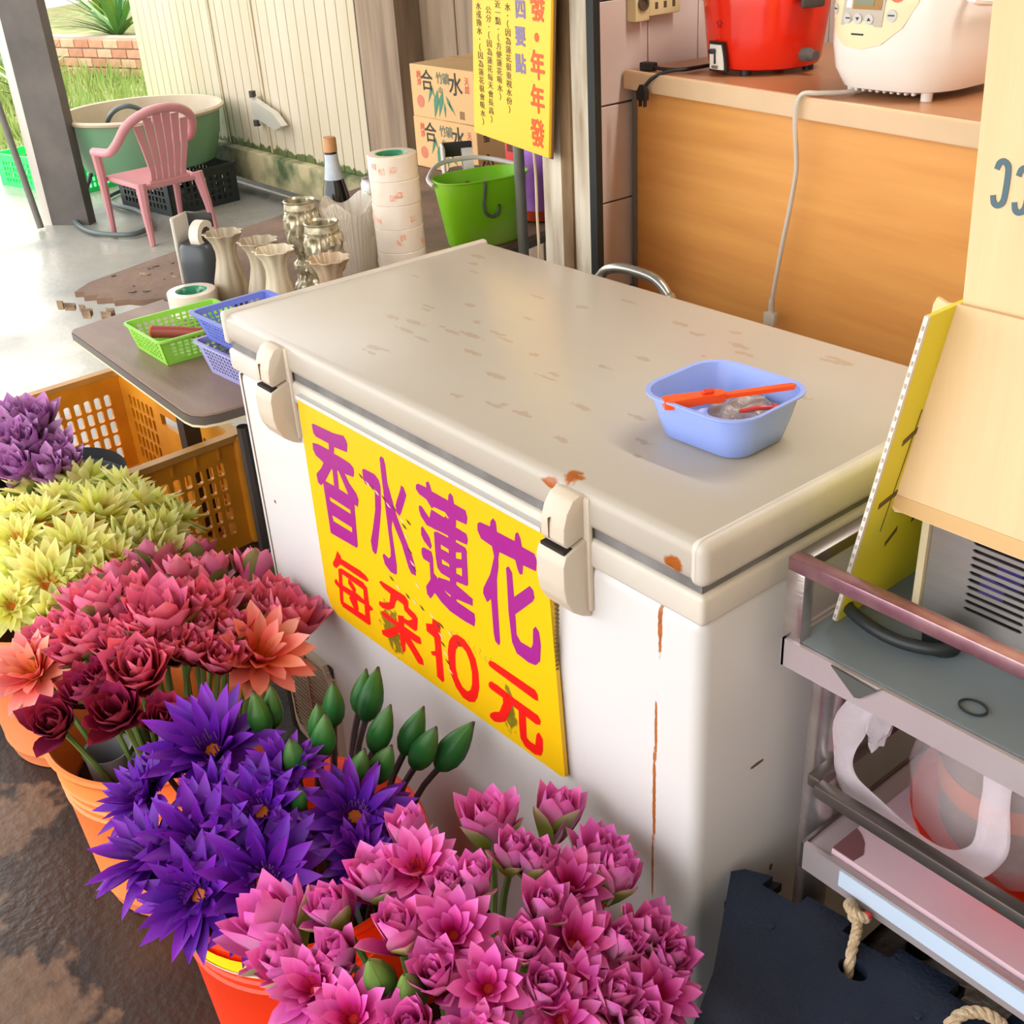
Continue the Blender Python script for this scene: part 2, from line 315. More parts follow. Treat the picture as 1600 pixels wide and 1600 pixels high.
# flower heads: kind, opening, x, y, z, width, turn towards the open side of the stall
FLOWERS = [
 ('yellow', 'open', -1.215, -0.315, 0.421, 0.15, 0.75),
 ('yellow', 'open', -1.264, -0.24, 0.442, 0.143, 0.3),
 ('yellow', 'open', -1.383, -0.146, 0.437, 0.153, 0.2),
 ('yellow', 'open', -1.329, -0.32, 0.468, 0.114, 0.2),
 ('yellow', 'open', -1.473, -0.029, 0.378, 0.15, 0),
 ('yellow', 'open', -1.303, -0.067, 0.395, 0.123, 0),
 ('yellow', 'open', -1.698, -0.082, 0.36, 0.152, 0),
 ('yellow', 'open', -1.215, -0.384, 0.409, 0.109, 0.5),
 ('yellow', 'open', -1.615, -0.022, 0.36, 0.13, 0),
 ('yellow', 'open', -1.393, -0.257, 0.47, 0.118, 0),
 ('yellow', 'open', -1.533, -0.177, 0.419, 0.121, 0),
 ('yellow', 'open', -1.272, -0.34, 0.441, 0.106, 0.3),
 ('yellow', 'open', -1.453, -0.301, 0.464, 0.108, 0),
 ('yellow', 'half', -1.271, -0.14, 0.417, 0.095, 0),
 ('yellow', 'half', -1.224, -0.096, 0.388, 0.089, 0),
 ('yellow', 'half', -1.193, -0.251, 0.412, 0.084, 0),
 ('yellow', 'half', -1.153, -0.328, 0.393, 0.087, 0.1),
 ('purple', 'half', -1.841, -0.103, 0.466, 0.105, 0.2),
 ('purple', 'half', -1.824, -0.177, 0.443, 0.124, 0.3),
 ('purple', 'half', -1.753, -0.195, 0.412, 0.102, 0.2),
 ('purple', 'half', -1.747, -0.097, 0.425, 0.083, 0),
 ('purple', 'half', -1.887, -0.141, 0.475, 0.085, 0),
 ('purple', 'half', -1.707, -0.102, 0.407, 0.082, 0),
 ('purple', 'half', -1.909, -0.186, 0.464, 0.099, 0),
 ('pink', 'open', -0.748, -0.146, 0.44, 0.161, 0.35),
 ('pink', 'open', -0.935, -0.435, 0.452, 0.129, 0.3),
 ('pink', 'dark', -0.799, -0.449, 0.439, 0.077, 0.35),
 ('pink', 'dark', -0.751, -0.376, 0.45, 0.081, 0.25),
 ('pink', 'dark', -0.699, -0.33, 0.438, 0.067, 0.2),
 ('pink', 'dark', -0.806, -0.394, 0.461, 0.073, 0),
 ('pink', 'dark', -0.803, -0.365, 0.471, 0.064, 0),
 ('pink', 'half', -0.785, -0.322, 0.476, 0.097, 0.2),
 ('pink', 'half', -0.882, -0.353, 0.492, 0.081, 0),
 ('pink', 'half', -0.953, -0.363, 0.478, 0.068, 0),
 ('pink', 'half', -0.949, -0.31, 0.496, 0.099, 0),
 ('pink', 'half', -0.85, -0.253, 0.5, 0.111, 0),
 ('pink', 'half', -0.853, -0.182, 0.482, 0.089, 0),
 ('pink', 'half', -0.776, -0.242, 0.474, 0.066, 0),
 ('pink', 'half', -0.807, -0.065, 0.425, 0.103, 0),
 ('pink', 'half', -1.02, -0.019, 0.4, 0.102, 0),
 ('pink', 'half', -1.039, -0.091, 0.423, 0.083, 0),
 ('pink', 'half', -1.214, -0.136, 0.378, 0.1, 0),
 ('pink', 'half', -1.066, -0.131, 0.429, 0.077, 0),
 ('pink', 'half', -1.117, -0.226, 0.428, 0.088, 0),
 ('pink', 'half', -0.796, -0.171, 0.464, 0.068, 0),
 ('pink', 'half', -0.8, -0.269, 0.486, 0.076, 0),
 ('pink', 'half', -0.883, -0.111, 0.453, 0.078, 0),
 ('pink', 'half', -0.939, -0.256, 0.5, 0.075, 0),
 ('pink', 'half', -0.885, -0.207, 0.496, 0.07, 0),
 ('pink', 'half', -0.834, -0.328, 0.493, 0.07, 0),
 ('pink', 'half', -0.747, -0.213, 0.457, 0.066, 0),
 ('pink', 'half', -0.894, -0.046, 0.424, 0.075, 0),
 ('pink', 'half', -0.89, -0.382, 0.479, 0.057, 0),
 ('violet', 'open', -0.331, -0.37, 0.444, 0.16, 0.75),
 ('violet', 'open', -0.429, -0.402, 0.459, 0.146, 0.45),
 ('violet', 'open', -0.482, -0.455, 0.439, 0.14, -0.1),
 ('violet', 'open', -0.553, -0.323, 0.484, 0.171, 0.4),
 ('violet', 'open', -0.403, -0.33, 0.48, 0.128, 0.3),
 ('violet', 'open', -0.336, -0.238, 0.461, 0.133, 0.25),
 ('violet', 'open', -0.573, -0.421, 0.443, 0.119, 0.1),
 ('violet', 'open', -0.427, -0.278, 0.5, 0.099, 0.1),
 ('violet', 'open', -0.379, -0.439, 0.435, 0.137, 0.2),
 ('violet', 'open', -0.288, -0.222, 0.439, 0.089, 0.1),
 ('violet', 'open', -0.288, -0.263, 0.44, 0.095, 0.1),
 ('violet', 'open', -0.469, -0.36, 0.481, 0.095, 0.2),
 ('violet', 'open', -0.593, -0.379, 0.453, 0.097, 0.1),
 ('violet', 'bud', -0.532, -0.088, 0.447, 0.043, 0.0),
 ('violet', 'bud', -0.547, -0.094, 0.447, 0.036, 0),
 ('violet', 'bud', -0.439, -0.13, 0.466, 0.039, 0),
 ('violet', 'bud', -0.426, -0.09, 0.447, 0.04, 0),
 ('violet', 'bud', -0.391, -0.096, 0.443, 0.041, 0),
 ('violet', 'bud', -0.385, -0.052, 0.424, 0.047, 0),
 ('violet', 'bud', -0.513, -0.158, 0.479, 0.036, 0),
 ('violet', 'bud', -0.384, -0.2, 0.476, 0.035, 0),
 ('violet', 'bud', -0.38, -0.168, 0.466, 0.038, 0),
 ('violet', 'bud', -0.429, -0.263, 0.5, 0.038, 0),
 ('violet', 'bud', -0.441, -0.214, 0.5, 0.038, 0),
 ('violet', 'bud', -0.468, -0.205, 0.5, 0.033, 0),
 ('violet', 'bud', -0.54, -0.253, 0.5, 0.037, 0),
 ('violet', 'bud', -0.546, -0.231, 0.495, 0.034, 0),
 ('violet', 'bud', -0.382, -0.287, 0.481, 0.026, 0),
 ('magenta', 'half', -0.191, -0.143, 0.481, 0.082, 0.1),
 ('magenta', 'half', -0.167, -0.062, 0.453, 0.085, 0.1),
 ('magenta', 'half', -0.236, -0.224, 0.486, 0.068, 0),
 ('magenta', 'half', -0.19, -0.3, 0.505, 0.072, 0),
 ('magenta', 'half', -0.249, -0.398, 0.458, 0.101, 0),
 ('magenta', 'half', -0.196, -0.351, 0.49, 0.067, 0),
 ('magenta', 'half', -0.105, -0.325, 0.519, 0.067, 0),
 ('magenta', 'half', -0.046, -0.083, 0.462, 0.074, 0),
 ('magenta', 'half', -0.119, -0.166, 0.503, 0.057, 0),
 ('magenta', 'half', -0.096, -0.153, 0.498, 0.057, 0),
 ('magenta', 'half', 0.025, -0.145, 0.468, 0.066, 0),
 ('magenta', 'half', 0.028, -0.105, 0.454, 0.067, 0),
 ('magenta', 'half', -0.102, -0.231, 0.52, 0.063, 0),
 ('magenta', 'half', 0.066, -0.189, 0.463, 0.063, 0),
 ('magenta', 'half', -0.142, -0.376, 0.493, 0.06, 0),
 ('magenta', 'half', -0.014, -0.236, 0.504, 0.059, 0),
 ('magenta', 'half', -0.039, -0.189, 0.503, 0.058, 0),
 ('magenta', 'half', -0.114, -0.256, 0.52, 0.055, 0),
 ('magenta', 'open', -0.164, -0.262, 0.52, 0.092, 0.2),
 ('magenta', 'open', -0.067, -0.285, 0.52, 0.094, 0.5),
 ('magenta', 'open', -0.059, -0.135, 0.486, 0.089, 0.3),
 ('magenta', 'open', 0.002, -0.182, 0.487, 0.095, 0.3),
 ('magenta', 'open', 0.083, -0.142, 0.447, 0.087, 0.2),
 ('magenta', 'open', -0.005, -0.29, 0.501, 0.087, 0.5),
 ('magenta', 'open', -0.141, -0.413, 0.477, 0.09, 0.3),
 ('magenta', 'open', -0.081, -0.403, 0.483, 0.09, 0.3),
 ('magenta', 'open', 0.04, -0.212, 0.478, 0.078, 0.3),
 ('magenta', 'open', 0.055, -0.247, 0.475, 0.079, 0.3),
 ('magenta', 'open', 0.021, -0.326, 0.483, 0.078, 0.3),
 ('magenta', 'bud', -0.087, -0.364, 0.5, 0.038, 0.0),
 ('magenta', 'bud', -0.052, -0.349, 0.501, 0.035, 0),
 ('magenta', 'half', -0.087, -0.067, 0.459, 0.068, 0),
 ('magenta', 'half', 0.06, -0.104, 0.444, 0.063, 0),
 ('magenta', 'half', -0.044, -0.325, 0.508, 0.058, 0),
 ('magenta', 'half', 0.026, -0.245, 0.488, 0.058, 0),
 ('magenta', 'half', 0.096, -0.183, 0.45, 0.063, 0),
 ('magenta', 'half', -0.191, -0.417, 0.468, 0.066, 0),
 ('magenta', 'half', -0.027, -0.369, 0.488, 0.064, 0),
 ('pink', 'half', -0.972, -0.39, 0.464, 0.074, 0),
 ('pink', 'half', -1.217, -0.049, 0.36, 0.085, 0),
 ('pink', 'half', -1.308, -0.207, 0.36, 0.084, 0),
 ('pink', 'half', -0.838, -0.091, 0.441, 0.077, 0),
 ('pink', 'half', -0.838, -0.289, 0.5, 0.066, 0),
 ('pink', 'half', -0.805, -0.211, 0.479, 0.068, 0),
 ('pink', 'half', -1.123, -0.286, 0.426, 0.076, 0),
 ('yellow', 'open', -1.226, -0.19, 0.417, 0.11, 0),
 ('yellow', 'open', -1.386, 0.005, 0.369, 0.109, 0),
 ('yellow', 'open', -1.755, -0.181, 0.36, 0.124, 0),
 ('purple', 'half', -1.797, -0.145, 0.441, 0.111, 0.1),
 ('purple', 'half', -1.707, -0.145, 0.403, 0.095, 0),
]
HANG_OUT = [(0.0033, 0.9827), (0.313, 0.9769), (0.3851, 1.62), (0.0835, 1.62)]
HANG = {'red': [('發', 0.2953, 1.2412, 0.054), ('•', 0.2876, 1.188, 0.054), ('年', 0.2863, 1.1406, 0.054), ('年', 0.2808, 1.0802, 0.054), ('發', 0.2752, 1.0177, 0.054)], 'purple': [('四', 0.2306, 1.232, 0.036), ('要', 0.2256, 1.1853, 0.036), ('點', 0.2212, 1.1375, 0.036)], 'black': [('水', 0.1813, 1.2337, 0.015), ('．', 0.1801, 1.2188, 0.015), ('（', 0.179, 1.2039, 0.015), ('因', 0.1778, 1.1888, 0.015), ('為', 0.1766, 1.1736, 0.015), ('蓮', 0.1755, 1.1582, 0.015), ('花', 0.1743, 1.1428, 0.015), ('很', 0.1731, 1.1272, 0.015), ('重', 0.1719, 1.1115, 0.015), ('視', 0.1707, 1.0957, 0.015), ('水', 0.1695, 1.0798, 0.015), ('份', 0.1682, 1.0638, 0.015), ('）', 0.167, 1.0476, 0.015), ('近', 0.1417, 1.2369, 0.015), ('一', 0.1408, 1.2221, 0.015), ('點', 0.1398, 1.2072, 0.015), ('．', 0.1389, 1.1922, 0.015), ('（', 0.138, 1.1771, 0.015), ('方', 0.137, 1.1618, 0.015), ('便', 0.1361, 1.1465, 0.015), ('蓮', 0.1351, 1.131, 0.015), ('花', 0.1341, 1.1154, 0.015), ('吸', 0.1332, 1.0997, 0.015), ('水', 0.1322, 1.0839, 0.015), ('）', 0.1312, 1.068, 0.015), ('公', 0.102, 1.2243, 0.015), ('分', 0.1009, 1.2092, 0.015), ('．', 0.0998, 1.1941, 0.015), ('（', 0.0987, 1.1788, 0.015), ('因', 0.0976, 1.1634, 0.015), ('為', 0.0964, 1.1479, 0.015), ('蓮', 0.0953, 1.1322, 0.015), ('花', 0.0941, 1.1165, 0.015), ('每', 0.0929, 1.1006, 0.015), ('天', 0.0918, 1.0846, 0.015), ('會', 0.0906, 1.0685, 0.015), ('長', 0.0894, 1.0523, 0.015), ('高', 0.0882, 1.0359, 0.015), ('）', 0.087, 1.0194, 0.015), ('水', 0.0604, 1.2293, 0.015), ('或', 0.0596, 1.2143, 0.015), ('換', 0.0588, 1.1993, 0.015), ('水', 0.0581, 1.1841, 0.015), ('．', 0.0573, 1.1688, 0.015), ('（', 0.0565, 1.1534, 0.015), ('因', 0.0557, 1.1379, 0.015), ('為', 0.0549, 1.1222, 0.015), ('蓮', 0.0541, 1.1065, 0.015), ('花', 0.0533, 1.0906, 0.015), ('很', 0.0525, 1.0747, 0.015), ('會', 0.0517, 1.0586, 0.015), ('吸', 0.0509, 1.0424, 0.015), ('水', 0.0501, 1.0261, 0.015), ('）', 0.0492, 1.0096, 0.015)]}
HANG_O, HANG_U, HANG_W = (-1.371, 0.792, 0.981), (0.9826, -0.1856, 0.0), 0.3124
# ------------------------------------------------------------------ the setting
M_floor = mat('wet_concrete', (58, 45, 36), rough=0.32, var=0.95, vs=3.2, col2=(20, 15, 12), bump=0.25, bs=60, rvar=0.35, thr=(0.36, 0.66), det=9)
add_spots(M_floor, [(-1.2, -0.55, 0, .10, .16, .05), (-0.75, -0.62, 0, .16, .10, .05), (-1.0, -0.78, 0, .08, .2, .05), (-0.45, -0.62, 0, .12, .09, .05)], (118, 94, 72), 26, 0.8)
M_slab = mat('wet_grey_slab', (168, 164, 152), rough=0.10, var=0.8, vs=1.6, col2=(112, 110, 102), bump=0.12, bs=30, rvar=0.4, thr=(0.35, 0.7), det=8)
struct('floor_2', B().box(-7.6, -2.304, -2.4, 2.9, -0.08, 0.0), M_slab, label='wet grey concrete slab at the open side of the stall')
struct('floor', B().box(-2.3, 2.6, -2.4, 2.9, -0.08, 0.0), M_floor, label='wet stained concrete floor')
M_ground = mat('soil_ground', (92, 110, 52), rough=0.9, var=1, vs=6, col2=(150, 140, 96), bump=0.6, bs=30)
struct('floor_1', B().box(-7.6, 12, -30, -2.4, -0.1, -0.005), mat('street_bounce', (176, 168, 156), rough=.8, var=.4, vs=1), label='unseen pale street outside the stall, added to bounce light')  # unseen ground, added to bounce light onto the freezer front
struct('trim_1', B().box(-30, -7.6, -8, 14, -0.2, -0.02), M_ground, label='grassy earth outside')

M_roof = mat('roof_sheet', (196, 190, 180), rough=0.6, var=0.4, vs=3)
struct('ceiling', B().box(-4.2, 1.4, -1.7, 3.4, 2.5, 2.56), M_roof, label='unseen sheet roof shading the stall')  # unseen roof; edges set to shade the stall but let light onto the flowers
M_wallin = mat('kitchen_plaster', (196, 178, 150), rough=0.8, var=0.4, vs=4)
struct('wall_right_unseen', B().box(1.3, 1.4, -1.7, 1.8, 0, 2.5), M_wallin)  # unseen wall, set close in to darken the freezer's right side
struct('wall_back', B().box(-1.16, 1.3, 1.72, 1.8, 0, 2.5), M_wallin, label='plain beige wall behind the counter')

# unseen tube lamp added to brighten the counter and the tiled wall
tl_ = thing('fill_tube_light', 'unseen white tube light added above the counter to brighten it', 'fill lamp', (.10, 1.02, 2.5))
part('fill_lamp_housing', B().box(-.53, .73, .97, 1.07, 2.44, 2.4995, .01), mat('fill_lamp_white', (236, 234, 228), rough=.4), tl_)
part('tube', B().tube([(-.50, 1.02, 2.425), (.70, 1.02, 2.425)], .014, 10), mat('fill_tube_glow', (255, 250, 240), emit=6.0), tl_)
ld_ = bpy.data.lights.new('fill_lamp', 'AREA'); ld_.shape = 'RECTANGLE'; ld_.size = 1.2; ld_.size_y = .06; ld_.energy = 20; ld_.color = (1.0, .97, .92)
lo_ = bpy.data.objects.new('fill_lamp', ld_); COL.objects.link(lo_); lo_.parent = tl_; lo_.location = (0, 0, -.10)

# cold-room panel wall: separate vertical boards over a mossy plinth
M_panel = mat('cream_panel', (196, 184, 160), rough=0.45, var=0.55, vs=2.2, col2=(176, 154, 114), stretch=(1, 1, 0.35), bump=0.05, bs=40)
add_spots(M_panel, [(-5.05, 2.2, 0.25, 1.6, .3, .035), (-6.1, 2.2, 0.27, .5, .3, .09), (-4.5, 2.2, 0.22, .35, .3, .04)], (104, 116, 66), 22, 1.2)
wl = struct('wall_back_1', B().box(-6.56, -3.93, 2.225, 2.30, 0.245, 2.5), mat('panel_core', (150, 138, 112), rough=0.7), label='cream cold room wall of narrow vertical boards')
x = -6.56; i = 0
bw = 0.094
while x < -3.95:
    part('panel_board', B().box(x+0.0015, min(x+bw-0.0015, -3.94), 2.20, 2.226, 0.247, 2.48, 0.003, 1), M_panel, wl)
    x += bw; i += 1
# seams where the big panels meet
for sx in (-5.50, -5.02):
    part('panel_seam', B().box(sx-0.006, sx+0.006, 2.194, 2.204, 0.25, 2.47), mat('seam', (178, 162, 128), rough=0.6), wl)
# lever latch of the cold room door
lt = part('door_latch_plate', B().box(-5.10, -5.045, 2.165, 2.198, 0.40, 0.54, .004), mat('zinc_dull', (206, 200, 186), rough=0.35, metal=0.5), wl)
part('lever', B().plate([(-0.0, .0), (.22, -.05), (.30, -.02), (.22, .035), (0, .09)], [], (-5.06, 2.17, .445), (1, 0, 0), (0, 0, 1), (0, -0.035, 0)), MATS['zinc_dull'], lt)
part('hinge_pin', B().lathe([(0.018, .39), (.018, .42)], 10, (-5.075, 2.16, 0)).lathe([(0.018, .53), (.018, .565)], 10, (-5.075, 2.16, 0)), mat('dark_metal', (60, 56, 50), rough=0.5), lt)
M_moss = mat('mossy_plinth', (170, 158, 120), rough=0.85, var=1, vs=5, col2=(58, 76, 40), bump=0.4, bs=40, thr=(0.38, 0.6))
struct('trim_2', B().box(-6.62, -3.9, 2.14, 2.32, 0.09, 0.247, .008), M_moss, label='mossy concrete plinth under the cold room')
struct('trim_3', B().box(-6.5, -4.0, 2.36, 2.45, 0.0, 0.12), mat('gap_shade', (26, 26, 24), rough=0.9), label='black bar painting in the shade under the plinth')  # black box stands in for the shade below the plinth
# strips and the brown recess at the end of the cold room
M_brown = mat('brown_cladding', (158, 134, 108), rough=0.6, var=0.9, vs=4, col2=(112, 90, 70), stretch=(6, 6, 0.5))
struct('trim_4', B().box(-3.93, -3.86, 2.12, 2.32, 0.0, 2.5), M_brown, label='brown timber strip at the end of the cold room')
struct('trim_5', B().box(-3.62, -3.50, 1.98, 2.06, 0.0, 2.5, .004), mat('white_strip', (222, 214, 200), rough=0.5), label='white vertical strip beside the brown recess')
struct('trim_6', B().box(-3.86, -3.62, 2.08, 2.12, 0.0, 2.5), mat('gap_shade2', (40, 36, 32), rough=0.9), label='black panel painting in the shade between the strips')  # black panel stands in for the shade in this opening
struct('trim_7', B().box(-3.50, -3.23, 1.86, 1.98, 0.0, 2.5), M_brown, label='brown boarded jamb beside the carton boxes')
bw_ = struct('wall_back_2', B().box(-3.23, -1.17, 1.98, 2.04, 0, 2.5), M_brown, label='brown boarded wall behind the cartons')
for k in range(9):
    xx = -3.22+k*0.225
    part('wall_board', B().box(xx+.002, xx+.221, 1.965, 1.982, 0.02, 2.45, .003, 1), M_brown, bw_)
# pillar with a worn edge, black strip beside it
M_pil = mat('worn_pillar', (226, 216, 194), rough=0.7, var=0.9, vs=5, col2=(150, 122, 88), stretch=(5, 5, .6), bump=0.25, bs=60, thr=(.45, .72))
struct('trim_8', B().box(-1.13, -0.985, 0.772, 0.80, 0.0, 2.5, .006), M_pil, label='worn cream painted pillar')
struct('trim_9', B().box(-1.065, -1.035, 0.766, 0.774, 0.0, 2.5), mat('bare_wood', (158, 128, 92), rough=.8, var=1, vs=9, col2=(90, 68, 46), stretch=(3, 3, .5)), label='bare brown groove down the pillar')
struct('trim_10', B().box(-0.985, -0.966, 0.766, 0.782, 0.0, 2.5), mat('black_strip', (22, 28, 26), rough=0.5), label='black strip beside the pillar')
# tiled wall, each tile its own
tw = struct('wall_left', B().box(-1.16, -1.094, 0.86, 1.75, 0, 2.5), mat('grout', (84, 72, 62), rough=.9), label='pinkish grey tiled wall')
M_tile = mat('pink_tile', (222, 202, 196), rough=0.22, var=0.5, vs=5, col2=(190, 164, 150), bump=0.02, bs=20)
yj = [0.862, 1.026, 1.171, 1.316, 1.461, 1.606, 1.72]
zj = [1.043-0.190*5.48]+[1.043-0.190*k for k in range(5, 0, -1)]+[1.043+0.190*k for k in range(0, 6)]
for a, b in zip(yj, yj[1:]):
    for c, d in zip(zj, zj[1:]):
        part('tile', B().box(-1.097, -1.088, a+.0016, b-.0016, c+.0016, d-.0016, .0014, 1), M_tile, tw)
# ------------------------------------------------------------------ chest freezer
FL, FD, FS, FT = 0.995, 0.512, 0.832, 0.880
def on_fz(l): return [(x+FL/2, y-FD/2, z, a, b_, c) for x, y, z, a, b_, c in l]   # into the freezer's own space
M_fbody = mat('freezer_paint', (214, 211, 209), rough=0.28, var=0.35, vs=3, col2=(204, 196, 184))
add_spots(M_fbody, on_fz([(-0.057, 0, 0.765, .0035, .02, .045), (-0.062, 0, 0.62, .0022, .02, .05), (-0.064, 0, 0.52, .003, .02, .08), (-0.066, 0, .41, .002, .02, .06)]), (196, 112, 50), 120, .5)
add_spots(M_fbody, on_fz([(-.35, 0, .30, .004, .02, .003), (-.42, 0, .21, .003, .02, .004), (.0, .10, .55, .02, .012, .003), (0, .14, .36, .02, .004, .006), (-.93, 0, .57, .004, .02, .004)]), (120, 84, 56), 200, .6)
M_flid = mat('freezer_lid_shaded', (182, 173, 160), rough=0.25, var=0.5, vs=4, col2=(176, 163, 145))  # yellowed white, toned darker than the body to paint in the roof's shade
add_spots(M_flid, on_fz([(-.215, 0.0, .868, .02, .02, .007), (-.195, .012, .875, .016, .014, .008), (-.036, 0, .846, .013, .02, .011)]), (190, 104, 40), 90, .5)
# scuffs and brown drips on the lid top
sc_ = []
rr = random.Random(3)
for k in range(52):
    sc_.append((rr.uniform(-.93, -.08), rr.uniform(.05, .47), .88, rr.uniform(.006, .022), rr.uniform(.003, .007), .01))
sc_ += [(-.62, .20, .88, .03, .006, .01), (-.57, .16, .88, .02, .005, .01), (-.60, .23, .88, .022, .004, .01), (-.47, .13, .88, .012, .006, .01), (-.66, .24, .88, .012, .006, .01)]
add_spots(M_flid, on_fz(sc_), (158, 122, 84), 120, 1.1, .7, .34)
M_ftrim = mat('freezer_trim', (226, 216, 200), rough=0.4, var=.4, vs=12)
M_gasket = mat('grey_gasket', (128, 124, 122), rough=0.6, var=.6, vs=20, col2=(64, 60, 56))
M_rail = mat('rim_plastic', (212, 203, 189), rough=0.45, var=.4, vs=9)
fz = thing('chest_freezer', 'white chest freezer with two latches and rust marks', 'freezer', (-FL/2, FD/2, 0))
body = part('body', B().box(-FL, 0, 0, FD, 0.03, 0.79, .016, 4), M_fbody, fz)
part('plinth', B().box(-FL+.02, -.02, .02, FD-.02, 0, 0.035), mat('dark_plinth', (60, 56, 52), rough=.8), fz)
part('body_rim', B().box(-FL-.003, .003, -.003, FD+.003, .786, .822, .006, 3), M_rail, fz)
for xs, wd in ((-.648, .016), (-.626, .016), (-.402, .020), (-.372, .012)):
    part('embossed_mark', B().box(xs, xs+wd, -.0045, -.002, .796, .808, .001, 1), mat('mark_beige', (206, 184, 150), rough=.5), fz)
part('gasket', B().box(-FL+.004, -.004, .003, FD-.004, .82, FS+.002), M_gasket, fz)
lid = part('lid', B().box(-FL-.002, .002, -.004, FD+.004, FS, FT, .014, 4), M_flid, fz)
part('end_trim', B().box(-FL-.005, -FL+.010, -.006, FD+.006, FS-.002, FT+.003, .006, 3), M_rail, lid)
part('end_trim', B().box(-.018, .0045, -.006, FD+.006, FS-.002, FT+.0022, .012, 4), M_rail, lid)
part('side_seam', B().box(-FL+.022, -FL+.0245, -.0012, .004, .05, .785), mat('seam_brown', (120, 96, 72), rough=.8), fz)
# latches: a hook on the lid and a long curved handle below
M_lat = mat('latch_plastic', (208, 195, 177), rough=0.42, var=.5, vs=14, col2=(196, 176, 150))
def latch(x0, x1):
    # side profile in (y, z), extruded along x
    hook = [(0, .872), (-.010, .876), (-.020, .872), (-.029, .860), (-.034, .844), (-.035, .826), (-.030, .818), (0, .826)]
    hand = [(0, .824), (-.036, .812), (-.040, .800), (-.040, .772), (-.037, .755), (-.028, .738), (-.014, .727), (-.004, .722), (0, .722)]
    root = None
    for nm, pf, w in (('latch_handle', hand, 0.0), ('latch_hook', hook, .004)):
        b = B().loft([[Vector((xx, y, z)) for y, z in pf] for xx in (x0+w, x1-w)])
        bmesh.ops.bevel(b.bm, geom=[e for e in b.bm.edges], offset=.0025, segments=2, affect='EDGES', profile=.5)
        if root is None: root = part(nm, b, M_lat, fz)
        else: part(nm, b, M_lat, root)
    part('latch_mount', B().box(x0-.004, x1+.004, -.006, .001, .73, .872, .003), M_lat, root)
    part('latch_gap_shade', B().box(x0+.004, x1-.004, -.0355, -.02, .8125, .8165), mat('slot_shade', (40, 32, 28), rough=.8), root)  # black box paints in the shade between hook and handle
    part('latch_groove', B().box(x0+.018, x0+.019, -.0358, -.03, .826, .85), MATS['seam_brown'], root)
latch(-.846, -.798); latch(-.206, -.160)
# ventilation grille low on the front
M_gr = mat('grille_beige', (206, 192, 166), rough=.5)
g = part('grille_frame', B().plate([(-.972, .07), (-.85, .05), (-.82, .08), (-.815, .26), (-.835, .292), (-.94, .292), (-.982, .25), (-.982, .09)],
     [[(-.966, .09), (-.975, .11), (-.975, .245), (-.937, .284), (-.838, .284), (-.823, .258), (-.828, .085), (-.853, .06)]], (0, 0, 0), (1, 0, 0), (0, 0, 1), (0, -.012, 0)), M_gr, fz)
part('grille_backing', B().box(-.978, -.82, -.003, -.001, .06, .29), mat('grille_dark', (62, 46, 40), rough=.8), g)
for k in range(24):
    zz = .068+k*.0092
    a0, a1 = -.974, -.824
    if zz > .25: a0 += (zz-.25)
    if zz < .09: a0 += .01
    part('slat', B().box(a0, a1, -.010, -.004, zz, zz+.0026), M_gr, g)
part('grille_bar', B().box(-.905, -.901, -.012, -.003, .06, .286), M_gr, g)

# ------------------------------------------------------------------ price board fixed to the freezer
sg = thing('price_board', 'yellow corrugated price board with purple and red characters on the freezer', 'sign', (-.49, -.006, .44))
M_sy = mat('sign_yellow', (232, 184, 10), rough=0.38, var=.35, vs=6, col2=(220, 168, 10))
add_spots(M_sy, [(-.095, -.005, .055, .030, .02, .042), (.178, -.005, .062, .013, .02, .04)], (150, 126, 30), 90, .9)
M_sp = mat('sign_purple', (156, 26, 128), rough=0.4, var=.3, vs=10, col2=(150, 60, 130))
M_sr = mat('sign_red', (240, 26, 20), rough=0.4, var=.25, vs=10)
OUT = [(-.772, .805), (-.231, .809), (-.209, .462), (-.215, .456), (-.748, .4375), (-.766, .446), (-.777, .470)]
OUT = [(-.7725, .8055), (-.226, .8085), (-.2085, .4605), (-.2150, .4565), (-.7525, .4375), (-.7705, .4500), (-.7765, .4680)]
part('board', B().plate(OUT, [], (0, -.004, 0), (1, 0, 0), (0, 0, 1), (0, -.006, 0)), M_sy, sg)
part('top_channel', B().box(-.772, -.23, -.0125, -.003, .805, .811), mat('clear_strip', (206, 204, 200), rough=.3), sg)
for k in range(56):   # open flutes along the right edge of the corrugated board
    f = k/56.0
    part('flute', B().box(-.2135+.0195*(1-f)*-1+.0045, -.2135+.0195*(1-f)*-1+.0075, -.0095, -.005, .462+f*.34, .4655+f*.34), mat('flute_brown', (120, 96, 52), rough=.8), sg)
for nm, polys in SIGN.items():
    b = B()
    for k, pl in enumerate(polys):
        b.plate([(u/10000.0, v/10000.0) for u, v in pl[0]], [[(u/10000.0, v/10000.0) for u, v in h] for h in pl[1:]], (0, -.0098, 0), (1, 0, 0), (0, 0, 1), (0, -.0006-.00003*k, 0))
    part('purple_character' if nm[0] == 'p' else 'red_character', b, M_sp if nm[0] == 'p' else M_sr, sg, smooth=0)
